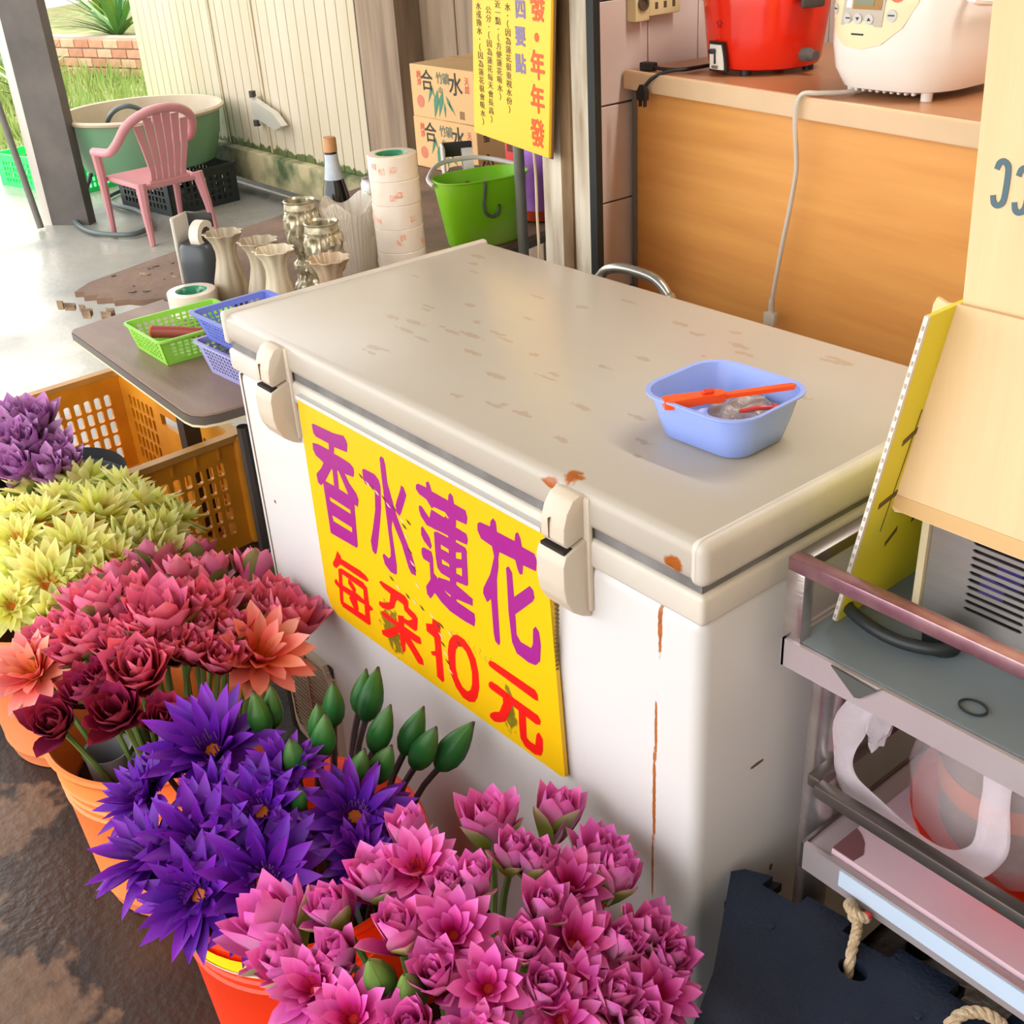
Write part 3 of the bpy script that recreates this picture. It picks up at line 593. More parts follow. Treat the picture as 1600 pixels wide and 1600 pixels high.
# stitches and scuffs of clear tape across the board
M_tp = mat('peeled_tape', (216, 206, 176), rough=.3)
rr = random.Random(11)
for (xa, za, xb, zb, n) in ((-.62, .735, -.50, .70, 9), (-.575, .59, -.40, .555, 9), (-.462, .565, -.44, .49, 6), (-.52, .70, -.50, .60, 6)):
    for k in range(n):
        f = (k+rr.random()*.5)/n; xx, zz = xa+(xb-xa)*f, za+(zb-za)*f
        part('tape_scrap', B().plate([(-.006, 0), (0, .0016), (.006, .0005), (.001, -.0016)], [], (xx, -.0106, zz+rr.uniform(-.004, .004)), (cos(.5), 0, -sin(.5)), (sin(.5), 0, cos(.5)), (0, -.0004, 0)), M_tp if k % 2 else mat('tape_dark', (70, 56, 30), rough=.6), sg)
# pencilled telephone number, faint
text_join('pencil_writing', [(c, -.428+k*.0118, .566+k*-.0006+(.004 if k % 2 else 0), .016) for k, c in enumerate('05/1576554')], mat('pencil', (196, 158, 30), rough=.6), (0, -.0101, 0), (1, 0, 0), (0, 0, 1), (0, -1, 0), sg, 0, .0002)

# ------------------------------------------------------------------ blue tub on the freezer lid with a knife and a bag
M_blue = mat('periwinkle_plastic', (150, 172, 240), rough=0.25, var=.25, vs=8, col2=(132, 150, 226), sss=.0)
bc = Vector((-.150, .196, FT+.0006))
bas = thing('blue_tub', 'periwinkle blue rectangular plastic tub on the freezer lid', 'tub', bc, R(0))
def rr_ring(w, d, r, z, c, rot, n=6):
    M = Matrix.Rotation(rot, 3, 'Z')
    return [c+M @ Vector((x, y, 0))+Vector((0, 0, z)) for x, y in rrect(w, d, r, n)]
BR = R(2)
outp = [(.108, .082, .024, 0), (.116, .090, .028, .003), (.128, .104, .032, .026), (.138, .118, .036, .052), (.148, .128, .038, .054), (.148, .128, .038, .056), (.138, .118, .034, .0555), (.124, .102, .031, .026), (.112, .088, .028, .006), (.10, .078, .024, .003)]
part('shell', B().loft([rr_ring(w*1.02, d*1.10, r, z, bc, BR) for w, d, r, z in outp]), M_blue, bas)
kn = thing('utility_knife', 'orange plastic utility knife lying across the blue tub', 'knife', (-.135, .18, .925))
M_or = mat('orange_plastic', (255, 86, 22), rough=.3)
ka, kb = Vector((-.178, .128, .931)), Vector((-.098, .248, .938))
kd = (kb-ka).normalized(); ks = Vector((0, 0, 1)).cross(kd).normalized(); ku = kd.cross(ks)
part('handle', B().plate([(0, -.007), (.006, -.0095), (.034, -.008), (.046, -.0065), (.06, -.0085), (.068, -.006), (.068, .006), (.058, .0085), (.046, .0065), (.034, .008), (.006, .0095), (0, .007)], [], ka-ku*.004, kd, ks, ku*.010), M_or, kn)
part('blade_sheath', B().plate([(0, -.004), (.078, -.0045), (.082, 0), (.078, .0045), (0, .004)], [], ka+kd*.066-ku*.002, kd, ks, ku*.005), M_or, kn)
part('slider', B().box(-.006, .006, -.004, .004, 0, .004, .001, 1, Matrix.Translation(ka+kd*.05+ku*.006) @ Matrix((kd, ks, ku)).transposed().to_4x4()), mat('knife_slider', (214, 60, 12), rough=.4), kn)
def lump(c, s, seed, amp=.35, f=3.0, sub=3):
    b = B(); r = bmesh.ops.create_icosphere(b.bm, subdivisions=sub, radius=1.0)
    for v in r['verts']:
        d = 1+amp*noise.noise(v.co*f+Vector((seed, 0, 0)))
        v.co = Vector((v.co.x*s[0]*d, v.co.y*s[1]*d, v.co.z*s[2]*d))+Vector(c)
    return b
M_bag = mat('crumpled_clear_bag', (206, 196, 190), rough=.2, var=.9, vs=40, col2=(120, 96, 84), alpha=.75, bump=.5, bs=60)
solo('plastic_bag', lump((-.128, .205, .906), (.036, .046, .020), 4, .5, 2.5), M_bag, 'small crumpled clear plastic bag inside the blue tub', 'bag', base=(-.128, .205, .89))
solo('bag_clip', B().tube(catmull([(-.118, .185, .922), (-.100, .195, .929), (-.092, .215, .925), (-.104, .226, .921)], 5), .0028, 6), mat('red_tie', (200, 60, 50), rough=.4), 'small red tie on the crumpled bag in the blue tub', 'tie', base=(-.104, .2, .92))
# ------------------------------------------------------------------ steel trolley beside the freezer
M_ss = mat('stainless', (214, 206, 204), rough=0.28, metal=0.9, var=.5, vs=9, col2=(160, 140, 146), bump=.05, bs=50, stretch=(1, 1, 4))
M_ssl = mat('stainless_lip', (206, 194, 196), rough=0.42, metal=0.55, var=.5, vs=7, col2=(176, 158, 160))
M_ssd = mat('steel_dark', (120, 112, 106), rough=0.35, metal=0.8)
M_mat = mat('grey_shelf_liner', (128, 140, 146), rough=0.5, var=.6, vs=7, col2=(104, 114, 118))
ct = thing('steel_trolley', 'stainless steel trolley with three shelves and guard rails beside the freezer', 'trolley', (.36, .30, 0))
X0, X1, Y0, Y1 = .028, .70, .10, .50
for (lx, ly) in ((.048, .155), (X1-.03, .155), (.048, Y1-.04), (X1-.03, Y1-.04)):
    lg = part('leg', B().lathe([(.019, .03), (.019, .72)], 20, (lx, ly, 0)), M_ss, ct)
    part('foot', B().lathe([(.02, 0), (.022, .012), (.02, .03)], 14, (lx, ly, 0)), mat('rubber_black', (30, 30, 32), rough=.7), lg)
sh = part('top_shelf', B().box(X0, X1, Y0, Y1, .722, .738), M_ssl, ct)
part('shelf_lip', B().box(X0-.003, X1+.003, Y0-.004, Y0, .706, .740), M_ssl, sh)
part('shelf_lip', B().box(X0-.004, X0, Y0-.004, Y1, .706, .740), M_ssl, sh)
part('shelf_lip', B().box(X0, X1, Y1, Y1+.004, .706, .740), M_ssl, sh)
part('shelf_liner', B().plate([(.034, .104), (X1-.004, .104), (X1-.004, Y1-.004), (.034, Y1-.004)], [], (0, 0, .738), (1, 0, 0), (0, 1, 0), (0, 0, .0022)), M_mat, sh)
part('torn_fold', B().plate([(0, 0), (.052, -.003), (.06, .004), (.036, -.021), (.030, -.023)], [], (.088, .0945, .740), (1, 0, 0), (0, 0, 1), (0, -.002, 0)), mat('torn_grey', (96, 98, 94), rough=.5, metal=.4), sh)
for (px_, py_) in ((.033, .108), (X1-.01, .108), (.033, Y1-.01), (X1-.01, Y1-.01)):
    part('guard_post', B().box(px_-.011, px_+.011, py_-.008, py_+.010, .738, .821, .002), M_ss, ct)
M_rust = mat('rail_tarnished', (196, 160, 164), rough=.3, metal=.8, var=1, vs=22, col2=(150, 96, 120))
part('guard_rail', B().box(.022, X1, .100, .117, .820, .836, .002), M_rust, ct)
part('guard_rail', B().box(.022, .040, .1175, Y1-.0185, .820, .835, .002), M_ssd, ct)
part('guard_rail', B().box(.022, X1, Y1-.018, Y1-.001, .820, .836, .002), M_ssd, ct)
part('middle_rail', B().box(.078, X1, .098, .114, .556, .572, .002), M_ssd, ct)
part('middle_rail', B().box(.062, .078, .108, Y1, .556, .572, .002), M_ssd, ct)
ms = part('lower_shelf', B().box(.07, X1, .108, Y1, .462, .474), M_ssl, ct)
part('shelf_lip', B().box(.07, X1+.003, .102, .108, .440, .478), M_ssl, ms)
part('shelf_side', B().box(.066, .07, .102, Y1, .440, .478), M_ssd, ms)

# pink board and blue strip on the lower shelf
pb = thing('pink_board', 'pale pink flat board lying on the lower trolley shelf', 'board', (.36, .28, .4745))
part('sheet', B().plate([(.098, .115), (X1-.01, .115), (X1-.01, Y1-.02), (.098, Y1-.02)], [], (0, 0, .4745), (1, 0, 0), (0, 1, 0), (0, 0, .008)), mat('pale_pink', (216, 186, 196), rough=.4, var=.3, vs=6), pb)
part('corner_mark', B().plate([(.098, .16), (.098, .116), (.125, .116), (.127, .132), (.118, .147), (.108, .155)], [], (0, 0, .4826), (1, 0, 0), (0, 1, 0), (0, 0, .0006)), mat('maroon_print', (120, 78, 82), rough=.5), pb)
solo('blue_strip', B().plate([(.12, -.002), (X1, .0), (X1, -.030), (.12, -.024)], [], (0, .1015, .478), (1, 0, 0), (0, 0, 1), (0, -.002, 0)), mat('ice_blue', (196, 212, 232), rough=.4), 'ice blue plastic strip hung along the lower shelf lip of the trolley', 'strip', base=(.4, .1, .46))
# red basin, bag with a brown pot, second bag
rbz = thing('red_basin', 'bright red round plastic basin on the pink board under the bags', 'basin', (.275, .30, .4835))
part('shell', B().lathe([(.11, .4835), (.165, .520), (.175, .521), (.175, .524), (.162, .522), (.108, .4885)], 40, (.275, .305, 0)), mat('red_plastic', (246, 58, 24), rough=.35), rbz)
pt = thing('brown_pot', 'brown and black pot inside the clear plastic bag on the trolley', 'pot', (.22, .27, .4895))
part('vessel', B().lathe([(.058, .4895), (.074, .50), (.082, .60), (.078, .655), (.07, .66), (.07, .64), (.072, .60), (.05, .495)], 28, (.215, .27, 0)), mat('brown_ware', (128, 104, 90), rough=.35, var=.8, vs=12, col2=(70, 52, 46)), pt)
part('label_band', B().lathe([(.0815, .56), (.0825, .59)], 28, (.215, .27, 0), cap=False), mat('orange_brown', (176, 98, 62), rough=.4), pt)
M_film = mat('clear_film', (236, 226, 232), rough=.16, alpha=.24, bump=.6, bs=24, spec=.7)
M_film2 = mat('folded_film', (240, 226, 234), rough=.2, alpha=.36, bump=.8, bs=30, spec=.7)
def crumple(r, a, z, s):
    return r*(1+.10*noise.noise(Vector((cos(a)*2.2, sin(a)*2.2, z*14+s)))+.05*noise.noise(Vector((cos(a)*6, sin(a)*6, z*30+s))))
def ribbon(pts, w, t):
    """a crinkled band of film swept along a path"""
    rings = []
    for i, p in enumerate(pts):
        d = (pts[min(i+1, len(pts)-1)]-pts[max(i-1, 0)]).normalized(); s_ = d.cross(Vector((0, 1, 0))).normalized(); n = d.cross(s_)
        ww = w*(.85+.3*noise.noise(Vector((i*.13, 2, 0)))); ring = []
        for j in range(14):
            a = 2*pi*j/14; ring.append(p+s_*cos(a)*ww+n*(sin(a)*t+.005*noise.noise(Vector((i*.12, cos(a)*3, 5)))))
        rings.append(ring)
    return B().loft(rings)
bg_ = thing('carrier_bag', 'clear plastic carrier bag with handle loops around a brown pot', 'bag', (.215, .26, .49))
part('film', B().lathe([(.05, .4885), (.088, .492), (.10, .53), (.104, .58), (.098, .63), (.085, .668)], 40, (.212, .265, 0), fn=lambda r, a, z: crumple(r, a, z, 1), cap=False), M_film, bg_)
part('handle_loop', ribbon(catmull([(.098, .166, .688), (.088, .150, .650), (.082, .142, .610), (.092, .136, .570), (.130, .134, .552), (.185, .136, .538), (.235, .142, .545), (.252, .150, .575), (.246, .158, .62), (.236, .17, .66)], 8), .019, .0035), M_film2, bg_, smooth=70)
part('folded_corner', lump((.108, .160, .652), (.016, .012, .044), 8, .4, 2.0), M_film2, bg_)
bg2 = thing('carrier_bag', 'clear plastic bag knotted beside the brown pot bag and over the red basin', 'bag', (.37, .25, .49))
part('film', B().lathe([(.04, .526), (.075, .53), (.088, .57), (.08, .62), (.05, .665), (.03, .69)], 36, (.345, .255, 0), fn=lambda r, a, z: crumple(r, a, z, 5), cap=False), M_film2, bg2)

# black hose coil and rubber ring on the top shelf
M_rub = mat('black_rubber', (40, 44, 46), rough=.45)
hs = thing('rubber_hose', 'short black rubber hose coiled on the grey trolley shelf', 'hose', (.11, .19, .7405))
part('hose', B().tube(catmull([(.040, .185, .752), (.052, .170, .754), (.085, .160, .753), (.118, .160, .752), (.148, .172, .752), (.160, .190, .753), (.150, .208, .753), (.128, .206, .757), (.122, .192, .762), (.140, .182, .765), (.160, .188, .764)], 6), .0068, 10), M_rub, hs)
part('valve', B().lathe([(.019, .7405), (.02, .752), (.012, .756), (.012, .768)], 18, (.145, .196, 0)), M_rub, hs)
rg = B(); rg.tube([(.219+.013*cos(2*pi*i/28), .132+.0105*sin(2*pi*i/28), .7422) for i in range(28)], .0013, 6, closed=True)
solo('rubber_ring', rg, M_rub, 'thin black rubber ring lying on the grey trolley shelf', 'ring', base=(.219, .132, .741))

# steel appliance with louvres
ap = thing('steel_appliance', 'brushed steel appliance with louvre slots on the trolley under the cardboard carton', 'appliance', (.38, .37, .7405))
M_br = mat('brushed_steel', (196, 190, 186), rough=.36, metal=.75, var=.3, vs=14, stretch=(1, 1, 8))
AX0, AY0 = .098, .235
hol = []
for bx in (.145, .222, .30):
    for k in range(11):
        z0 = .768+k*.0085; hol.append([(bx, z0), (bx+.058, z0), (bx+.061, z0+.002), (bx+.058, z0+.004), (bx, z0+.004), (bx-.003, z0+.002)])
part('front_panel', B().plate([(AX0, .748), (X1-.06, .748), (X1-.06, 1.06), (AX0, 1.06)], hol, (0, AY0, 0), (1, 0, 0), (0, 0, 1), (0, -.002, 0)), M_br, ap, smooth=0)
part('casing', B().box(AX0, X1-.06, AY0+.004, .47, .748, 1.06, .003), mat('case_dark', (44, 42, 44), rough=.6), ap)
part('side_panel', B().box(AX0-.002, AX0, AY0, .47, .748, 1.06), M_br, ap)
part('corner_strip', B().box(AX0-.0105, AX0-.0025, AY0-.006, AY0+.02, .7455, 1.06), mat('cream_strip', (232, 214, 176), rough=.5), ap)
part('base_foot', B().box(AX0+.02, AX0+.05, AY0+.02, .45, .7405, .748), M_rub, ap)
for k, (xx, zz, cc) in enumerate(((.165, .80, (92, 74, 150)), (.18, .82, (70, 60, 140)), (.25, .785, (200, 70, 60)), (.24, .81, (214, 206, 196)))):
    part('label_patch', B().box(xx-.012, xx+.014, AY0+.0026, AY0+.0036, zz-.01, zz+.012), mat('label_%d' % k, cc, rough=.5), ap)

# cardboard carton standing on the appliance, its front flap hanging down
M_cb = mat('cardboard', (236, 204, 158), rough=.75, var=.35, vs=5, col2=(222, 186, 138), stretch=(14, 14, .8), bump=.06, bs=30)
M_cbd = mat('cardboard_tape', (220, 180, 126), rough=.4)
cb = thing('cardboard_carton', 'tall plain cardboard carton with a hanging front flap on top of the steel appliance', 'carton', (.40, .37, 1.0605))
part('box', B().loft([[Vector(p) for p in ((.112, .2045, 1.0705), (.66, .2045, 1.0705), (.66, .49, 1.0705), (.112, .49, 1.0705))], [Vector(p) for p in ((.088, .205, 1.62), (.64, .205, 1.62), (.64, .49, 1.62), (.088, .49, 1.62))]]), M_cb, cb, smooth=0)
part('base_sheet', B().box(.11, .64, .236, .48, 1.0605, 1.0710), M_cb, cb)
rr = random.Random(5)
edge = [(.640, 1.092), (.112, 1.092), (.100, 1.0905), (.090, 1.094), (.087, 1.087)]
edge += [(.087-.017*f+rr.uniform(-.0008, .0008), 1.087-.214*f) for f in (.2, .4, .6, .8, .93)]
edge += [(.069, .874), (.074, .868), (.082, .870)]+[(.082+.11*k+rr.uniform(-.002, .002), .869+.0012*k) for k in range(1, 6)]
fl = part('front_flap', B().plate(edge, [], (0, .2015, 0), (1, 0, 0), (0, 0, 1), (0, -.004, 0)), M_cb, cb, smooth=0)
part('tape_band', B().plate([(.0715, .888), (.64, .894), (.64, .873), (.082, .871), (.072, .874)], [], (0, .1972, 0), (1, 0, 0), (0, 0, 1), (0, -.0006, 0)), M_cbd, fl)
part('crease', B().box(.108, .64, .2000, .2014, 1.0895, 1.0915), mat('crease_brown', (190, 150, 104), rough=.8), cb)
# printed marks: two hooked letters
M_ink = mat('grey_blue_ink', (84, 108, 118), rough=.6)
def hook_letter(x0, z0, w, h, t):
    pts = [(x0, z0+h*.78), (x0+w*.12, z0+h*.93), (x0+w*.45, z0+h), (x0+w*.85, z0+h*.93), (x0+w, z0+h*.75), (x0+w, z0+h*.25), (x0+w*.85, z0+h*.07), (x0+w*.45, z0), (x0+w*.12, z0+h*.07), (x0, z0+h*.24)]
    cx, cz = x0+w*.48, z0+h*.5
    inn = [(cx+(x-cx)*(1-t/w*1.9)-(0 if x > x0+.001 else .0), cz+(z-cz)*(1-t/h*2.0)) for x, z in pts]
    inn[0] = (pts[0][0]+.0002, inn[0][1]-.0); inn[-1] = (pts[-1][0]+.0002, inn[-1][1])
    inn[0] = (pts[0][0]+t*.9, pts[0][1]-.001); inn[-1] = (pts[-1][0]+t*.9, pts[-1][1]+.001)
    o1 = [(p.x, p.y) for p in catmull([(a, c, 0) for a, c in pts], 4)]; o2 = [(p.x, p.y) for p in catmull([(a, c, 0) for a, c in inn], 4)]
    return o1+list(reversed(o2))
for xx in (.1225, .1420, .1615):
    part('printed_letter', B().plate(hook_letter(xx, 1.178-(xx-.1235)*.15, .0150, .041, .0050), [], (0, .2042, 0), (1, 0, 0), (0, 0, 1), (0, -.0006, 0)), M_ink, cb, smooth=0)

# yellow corrugated board standing between the freezer and the carton
yb = thing('yellow_board', 'yellow corrugated plastic board with marker lines wedged between freezer and carton', 'board', (.06, .33, .7405))
yo, ytop = Vector((.043, .158, .7415)), Vector((.106, .158, 1.092))
V_ = (ytop-yo); U_ = Vector((0, 1, 0)); N_ = V_.cross(U_).normalized()
if N_.x < 0: N_ = -N_
M_ys = mat('board_yellow', (236, 222, 44), rough=.45, var=.5, vs=4, col2=(196, 186, 40))
part('board', B().plate([(0, 0), (.30, 0), (.30, 1), (0, 1)], [], yo, U_, V_, N_*.004), M_ys, yb)
part('white_edge', B().plate([(0, .01), (.004, .01), (.004, 1), (0, 1)], [], yo-U_*.0044, U_, V_, N_*.0042), mat('edge_white', (226, 218, 208), rough=.5), yb)
for k in range(30):
    f = .02+k*.0325
    part('flute', B().plate([(-.0052, f), (-.0043, f), (-.0043, f+.012), (-.0052, f+.012)], [], yo+N_*.001, U_, V_, N_*.002), mat('flute_grey', (186, 176, 160), rough=.8), yb)
M_mk = mat('marker', (98, 84, 34), rough=.6)
for (a, b_, c, d, t) in ((.02, .60, .055, .64, .012), (.012, .40, .06, .43, .012), (.036, .70, .03, .30, .0025), (.05, .22, .065, .26, .012), (.09, .26, .13, .33, .008)):
    e = Vector((c-a, d-b_)); n = Vector((-e.y*.35, e.x*2.8)).normalized()*t
    part('marker_line', B().plate([(a, b_), (c, d), (c+n.x*.4, d+n.y*1.6), (a+n.x*.4, b_+n.y*1.6)], [], yo+N_*.004, U_, V_, N_*.0006), M_mk, yb)

# ------------------------------------------------------------------ navy plastic crate with rope handles
M_nv = mat('navy_plastic', (15, 23, 40), rough=.5, var=.6, vs=9, col2=(34, 48, 68), bump=.25, bs=220)
NZ = .42
nc = thing('storage_crate', 'dark navy plastic crate with notched lid and rope handles beside the freezer', 'crate', (.30, -.14, 0))
part('body', B().loft([[Vector((x, y, z)) for x, y in ((x0+.13, y0), (x1, y0), (x1, y1), (x0, y1), (x0+.09, -.06))] for z, x0, x1, y0, y1 in ((0, .04, .56, -.34, .05), (NZ-.03, .014, .59, -.37, .066))]), M_nv, nc, smooth=0)
# lid outline with notches along the far edge, slightly turned
top = [(.15, -.39), (.61, -.39), (.61, .128)]
def yb_(x): return .072+.128*x
xs = [.56, .50, .44, .38, .32, .265, .20, .145, .09, .045]
lvl = 1
for a in xs:
    y = yb_(a)
    if lvl: top += [(a, y+.006), (a, y-.013)]
    else: top += [(a, y-.013), (a, y+.006)]
    lvl = 1-lvl
top += [(.030, yb_(.03)), (.016, yb_(.016)-.006), (.008, yb_(.0)-.018), (.088, -.066), (.118, -.13)]
hole = [(.183+.0165*cos(2*pi*i/18), .045+.0125*sin(2*pi*i/18)) for i in range(18)]
hole2 = [(.312+.03*cos(2*pi*i/18), .055+.018*sin(2*pi*i/18)) for i in range(18)]
ld = part('lid', B().plate(top, [hole, hole2], (0, 0, NZ-.014), (1, 0, 0), (0, 1, 0), (0, 0, .014)), M_nv, nc, smooth=0)
b = B().plate([(p[0]*.995+.002, p[1]+.016) for p in top[2:-2]]+[(.02, .03), (.6, .09)], [], (0, 0, NZ-.034), (1, 0, 0), (0, 1, 0), (0, 0, .012))
part('lid_flange', b, mat('navy_dark', (16, 20, 30), rough=.6), ld, smooth=0)
rr = random.Random(2)
for k in range(7):
    for j in range(6):
        xx = .05+k*.085+(j % 2)*.04; yy = -.26+j*.055+xx*.12
        if (xx-.183)**2+(yy-.045)**2 < .0012 or (xx-.312)**2+(yy-.055)**2 < .002 or yy > yb_(xx)-.03 or xx > .59 or (yy < -.02 and xx < .17): continue
        part('stud', B().lathe([(.0046, NZ-.001), (.004, NZ+.002), (.0015, NZ+.003)], 8, (xx, yy, 0)), M_nv, ld)
M_rope = mat('beige_rope', (206, 182, 148), rough=.9, var=.6, vs=60, col2=(150, 122, 92), bump=.5, bs=140)
def rope(pts, r, name, parent):
    P_ = catmull(pts, 8); b = B()
    for s_ in range(3):
        q = []
        up = Vector((0, 0, 1))
        for i, p in enumerate(P_):
            t = (P_[min(i+1, len(P_)-1)]-P_[max(i-1, 0)]).normalized()
            a_ = t.cross(Vector((.3, .2, .9))).normalized(); c_ = t.cross(a_)
            an = i*.55+s_*2*pi/3
            q.append(p+(a_*cos(an)+c_*sin(an))*r*.55)
        b.tube(q, r*.62, 7)
    return part(name, b, M_rope, parent)
rh = rope([(.176, .048, NZ-.02), (.172, .056, NZ+.004), (.166, .070, NZ+.012), (.160, .082, NZ+.016), (.150, .092, NZ+.022), (.142, .094, NZ+.028), (.146, .084, NZ+.034), (.157, .080, NZ+.034), (.164, .088, NZ+.028), (.158, .097, NZ+.018), (.148, .092, NZ+.012), (.143, .100, NZ+.010), (.136, .110, NZ+.014)], .0052, 'rope_handle', nc)
part('red_core', lump((.1645, .0905, NZ+.030), (.005, .004, .005), 3, .3, 2, 2), mat('red_yarn', (206, 40, 40), rough=.8), rh)
rope([(.284, .052, NZ-.016), (.288, .066, NZ+.006), (.296, .080, NZ+.012), (.310, .088, NZ+.014), (.326, .088, NZ+.012), (.338, .080, NZ+.006), (.342, .068, NZ-.012)], .0058, 'rope_handle', nc)
# ------------------------------------------------------------------ counter with wood front
CZ = 1.104
CA, CBp = Vector((-1.086, .955, 0)), Vector((-.286, .855, 0))
cu_ = (CBp-CA).normalized(); cn_ = Vector((-cu_.y, cu_.x, 0))
CE = CA+cu_*1.75
M_wood = mat('orange_wood', (232, 166, 88), rough=.38, var=.75, vs=3.0, col2=(206, 134, 64), stretch=(.7, .7, 9), bump=.02, bs=20)
M_ctop = mat('counter_top_brown', (186, 130, 88), rough=.3, var=.4, vs=6)
M_cedge = mat('counter_edge', (226, 192, 152), rough=.45, var=.3, vs=6)
cn = thing('service_counter', 'counter with orange wood grain front and beige edged top', 'counter', (-.4, 1.2, 0))
def slab(a, e, d0, d1, z0, z1, bev=0):
    b = B(); q = [a+cn_*d0, e+cn_*d0, e+cn_*d1, a+cn_*d1]
    b.loft([[Vector((p.x, p.y, z)) for p in q] for z in (z0, z1)])
    if bev: bmesh.ops.bevel(b.bm, geom=list(b.bm.edges), offset=bev, segments=2, affect='EDGES')
    return b
AL = CA+cu_*.012
part('worktop', slab(CA+cu_*.002, CE, .010, .50, CZ-.026, CZ), M_ctop, cn)
part('front_edge', slab(CA+cu_*.002, CE, -.003, .0105, CZ-.034, CZ+.0004, .002), M_cedge, cn)
part('front_panel', slab(AL, CE, .024, .042, .01, CZ-.026), M_wood, cn)
part('end_panel', slab(AL, AL+cu_*.02, .042, .48, .01, CZ-.026), M_wood, cn)
part('panel_stile', slab(CA+cu_*.004, AL+cu_*.002, .018, .05, .01, CZ-.03), mat('stile_grey', (120, 112, 104), rough=.5), cn)

# wall sockets on the tiles
M_sk = mat('socket_cream', (232, 212, 160), rough=.45, var=.3, vs=20)
so = thing('wall_socket', 'cream wall socket block mounted on the pink tiles above the counter', 'socket', (-1.088, 1.03, 1.2))
part('plate', B().box(-1.0875, -1.062, .966, 1.004, 1.190, 1.28, .003), M_sk, so)
part('plate', B().box(-1.0875, -1.066, 1.006, 1.094, 1.196, 1.27, .003), M_sk, so)
part('round_outlet', B().lathe([(.011, 0), (.0135, .002), (.0135, .005), (.009, .005), (.009, .001)], 18, (-1.062, .984, 1.222), M=Matrix.Rotation(pi/2, 3, 'Y')), mat('socket_brown', (92, 74, 58), rough=.6), so)
for k in range(3):
    for j in range(2):
        part('slot', B().box(-1.0664, -1.0655, 1.022+k*.024, 1.030+k*.024, 1.208+j*.024, 1.220+j*.024), MATS['socket_brown'], so)

# red electric steamer pot
M_red = mat('red_enamel', (226, 40, 18), rough=.16, spec=.7)
RC = Vector((-.857, 1.10, CZ+.008))
st = thing('electric_steamer', 'glossy red round electric steamer cooker on the counter', 'cooker', (RC.x, RC.y, CZ))
part('pot_body', B().lathe([(.088, 0), (.100, .004), (.104, .012), (.110, .06), (.115, .11), (.118, .150), (.117, .152), (.112, .152)], 48, RC), M_red, st)
part('rim', B().lathe([(.1175, .151), (.121, .152), (.121, .160), (.114, .162), (.10, .163)], 48, RC), mat('bright_metal', (220, 214, 206), rough=.2, metal=.9), st)
lid_ = part('pot_lid', B().lathe([(.112, .163), (.100, .178), (.06, .192), (.02, .197), (.001, .197)], 40, RC), MATS['bright_metal'], st)
part('lid_knob', B().lathe([(.010, .197), (.018, .205), (.018, .214), (.008, .218)], 16, RC), M_rub, lid_)
for a in (0.5, 1.9, 3.5, 5.0):
    part('foot', B().lathe([(.010, -.008), (.010, .003)], 10, RC+Vector((.082*cos(a), .082*sin(a), 0))), M_rub, st)
def on_pot(ang, z, off=0.0):
    r = .104+(.0140)*min(1, max(0, (z-.012)/.138)); return RC+Vector(((r+off)*cos(ang), (r+off)*sin(ang), z))
A0 = -1.72   # facing of the switch
def pot_patch(da, z0, z1, off, taper=.75, n=8):
    rings = []
    b = B(); rows = 6
    g_ = [[b.bm.verts.new(on_pot(A0+(-da+2*da*i/n)*(1-(1-taper)*(j/rows)**2), z0+(z1-z0)*j/rows, off)) for i in range(n+1)] for j in range(rows+1)]
    h_ = [[b.bm.verts.new(on_pot(A0+(-da+2*da*i/n)*(1-(1-taper)*(j/rows)**2), z0+(z1-z0)*j/rows, off-.006)) for i in range(n+1)] for j in range(rows+1)]
    for g1 in (g_, h_):
        for j in range(rows):
            for i in range(n): b.bm.faces.new((g1[j][i], g1[j][i+1], g1[j+1][i+1], g1[j+1][i]))
    per = [(j, 0) for j in range(rows+1)]+[(rows, i) for i in range(1, n+1)]+[(j, n) for j in range(rows-1, -1, -1)]+[(0, i) for i in range(n-1, 0, -1)]
    for (a, c), (d, e) in zip(per, per[1:]+per[:1]): b.bm.faces.new((g_[a][c], g_[d][e], h_[d][e], h_[a][c]))
    return b
sw = part('switch_housing', pot_patch(.22, .000, .052, .010), mat('black_gloss', (34, 26, 24), rough=.3), st)
part('switch_plate', pot_patch(.165, .004, .047, .0125), mat('switch_white', (232, 228, 216), rough=.35), sw)
sp_ = on_pot(A0, .03, .0135)
Ms = Matrix.Translation(sp_) @ Matrix.Rotation(A0+pi/2, 4, 'Z')
part('switch_slot', B().box(-.0012, .0012, -.0015, .001, -.016, .010, 0, 1, Ms), M_rub, sw)
part('switch_lever', B().box(-.009, .003, -.010, .001, .002, .010, .0015, 1, Ms), M_rub, sw)
part('indicator', B().box(-.007, .007, -.0015, .001, -.024, -.019, 0, 1, Ms), mat('indicator', (120, 110, 90), rough=.4), sw)
M_em = mat('emblem_dark_red', (128, 16, 12), rough=.4)
ep = on_pot(A0+.02, .083, .0008); ex = Vector((-sin(A0), cos(A0), 0)); ez = Vector((0, 0, 1)); en = Vector((cos(A0), sin(A0), 0))
eb = B()
eb.tube([ep+ex*.0045*cos(2*pi*i/20)+ez*.0045*sin(2*pi*i/20) for i in range(20)], .0009, 5, closed=True)
for k in range(6):
    a = 2*pi*k/6
    eb.tube([ep+(ex*cos(a+q)+ez*sin(a+q))*rr_ for q, rr_ in ((-.25, .0062), (-.12, .0085), (.12, .0085), (.25, .0062))], .0006, 5)
part('emblem', eb, M_em, st)
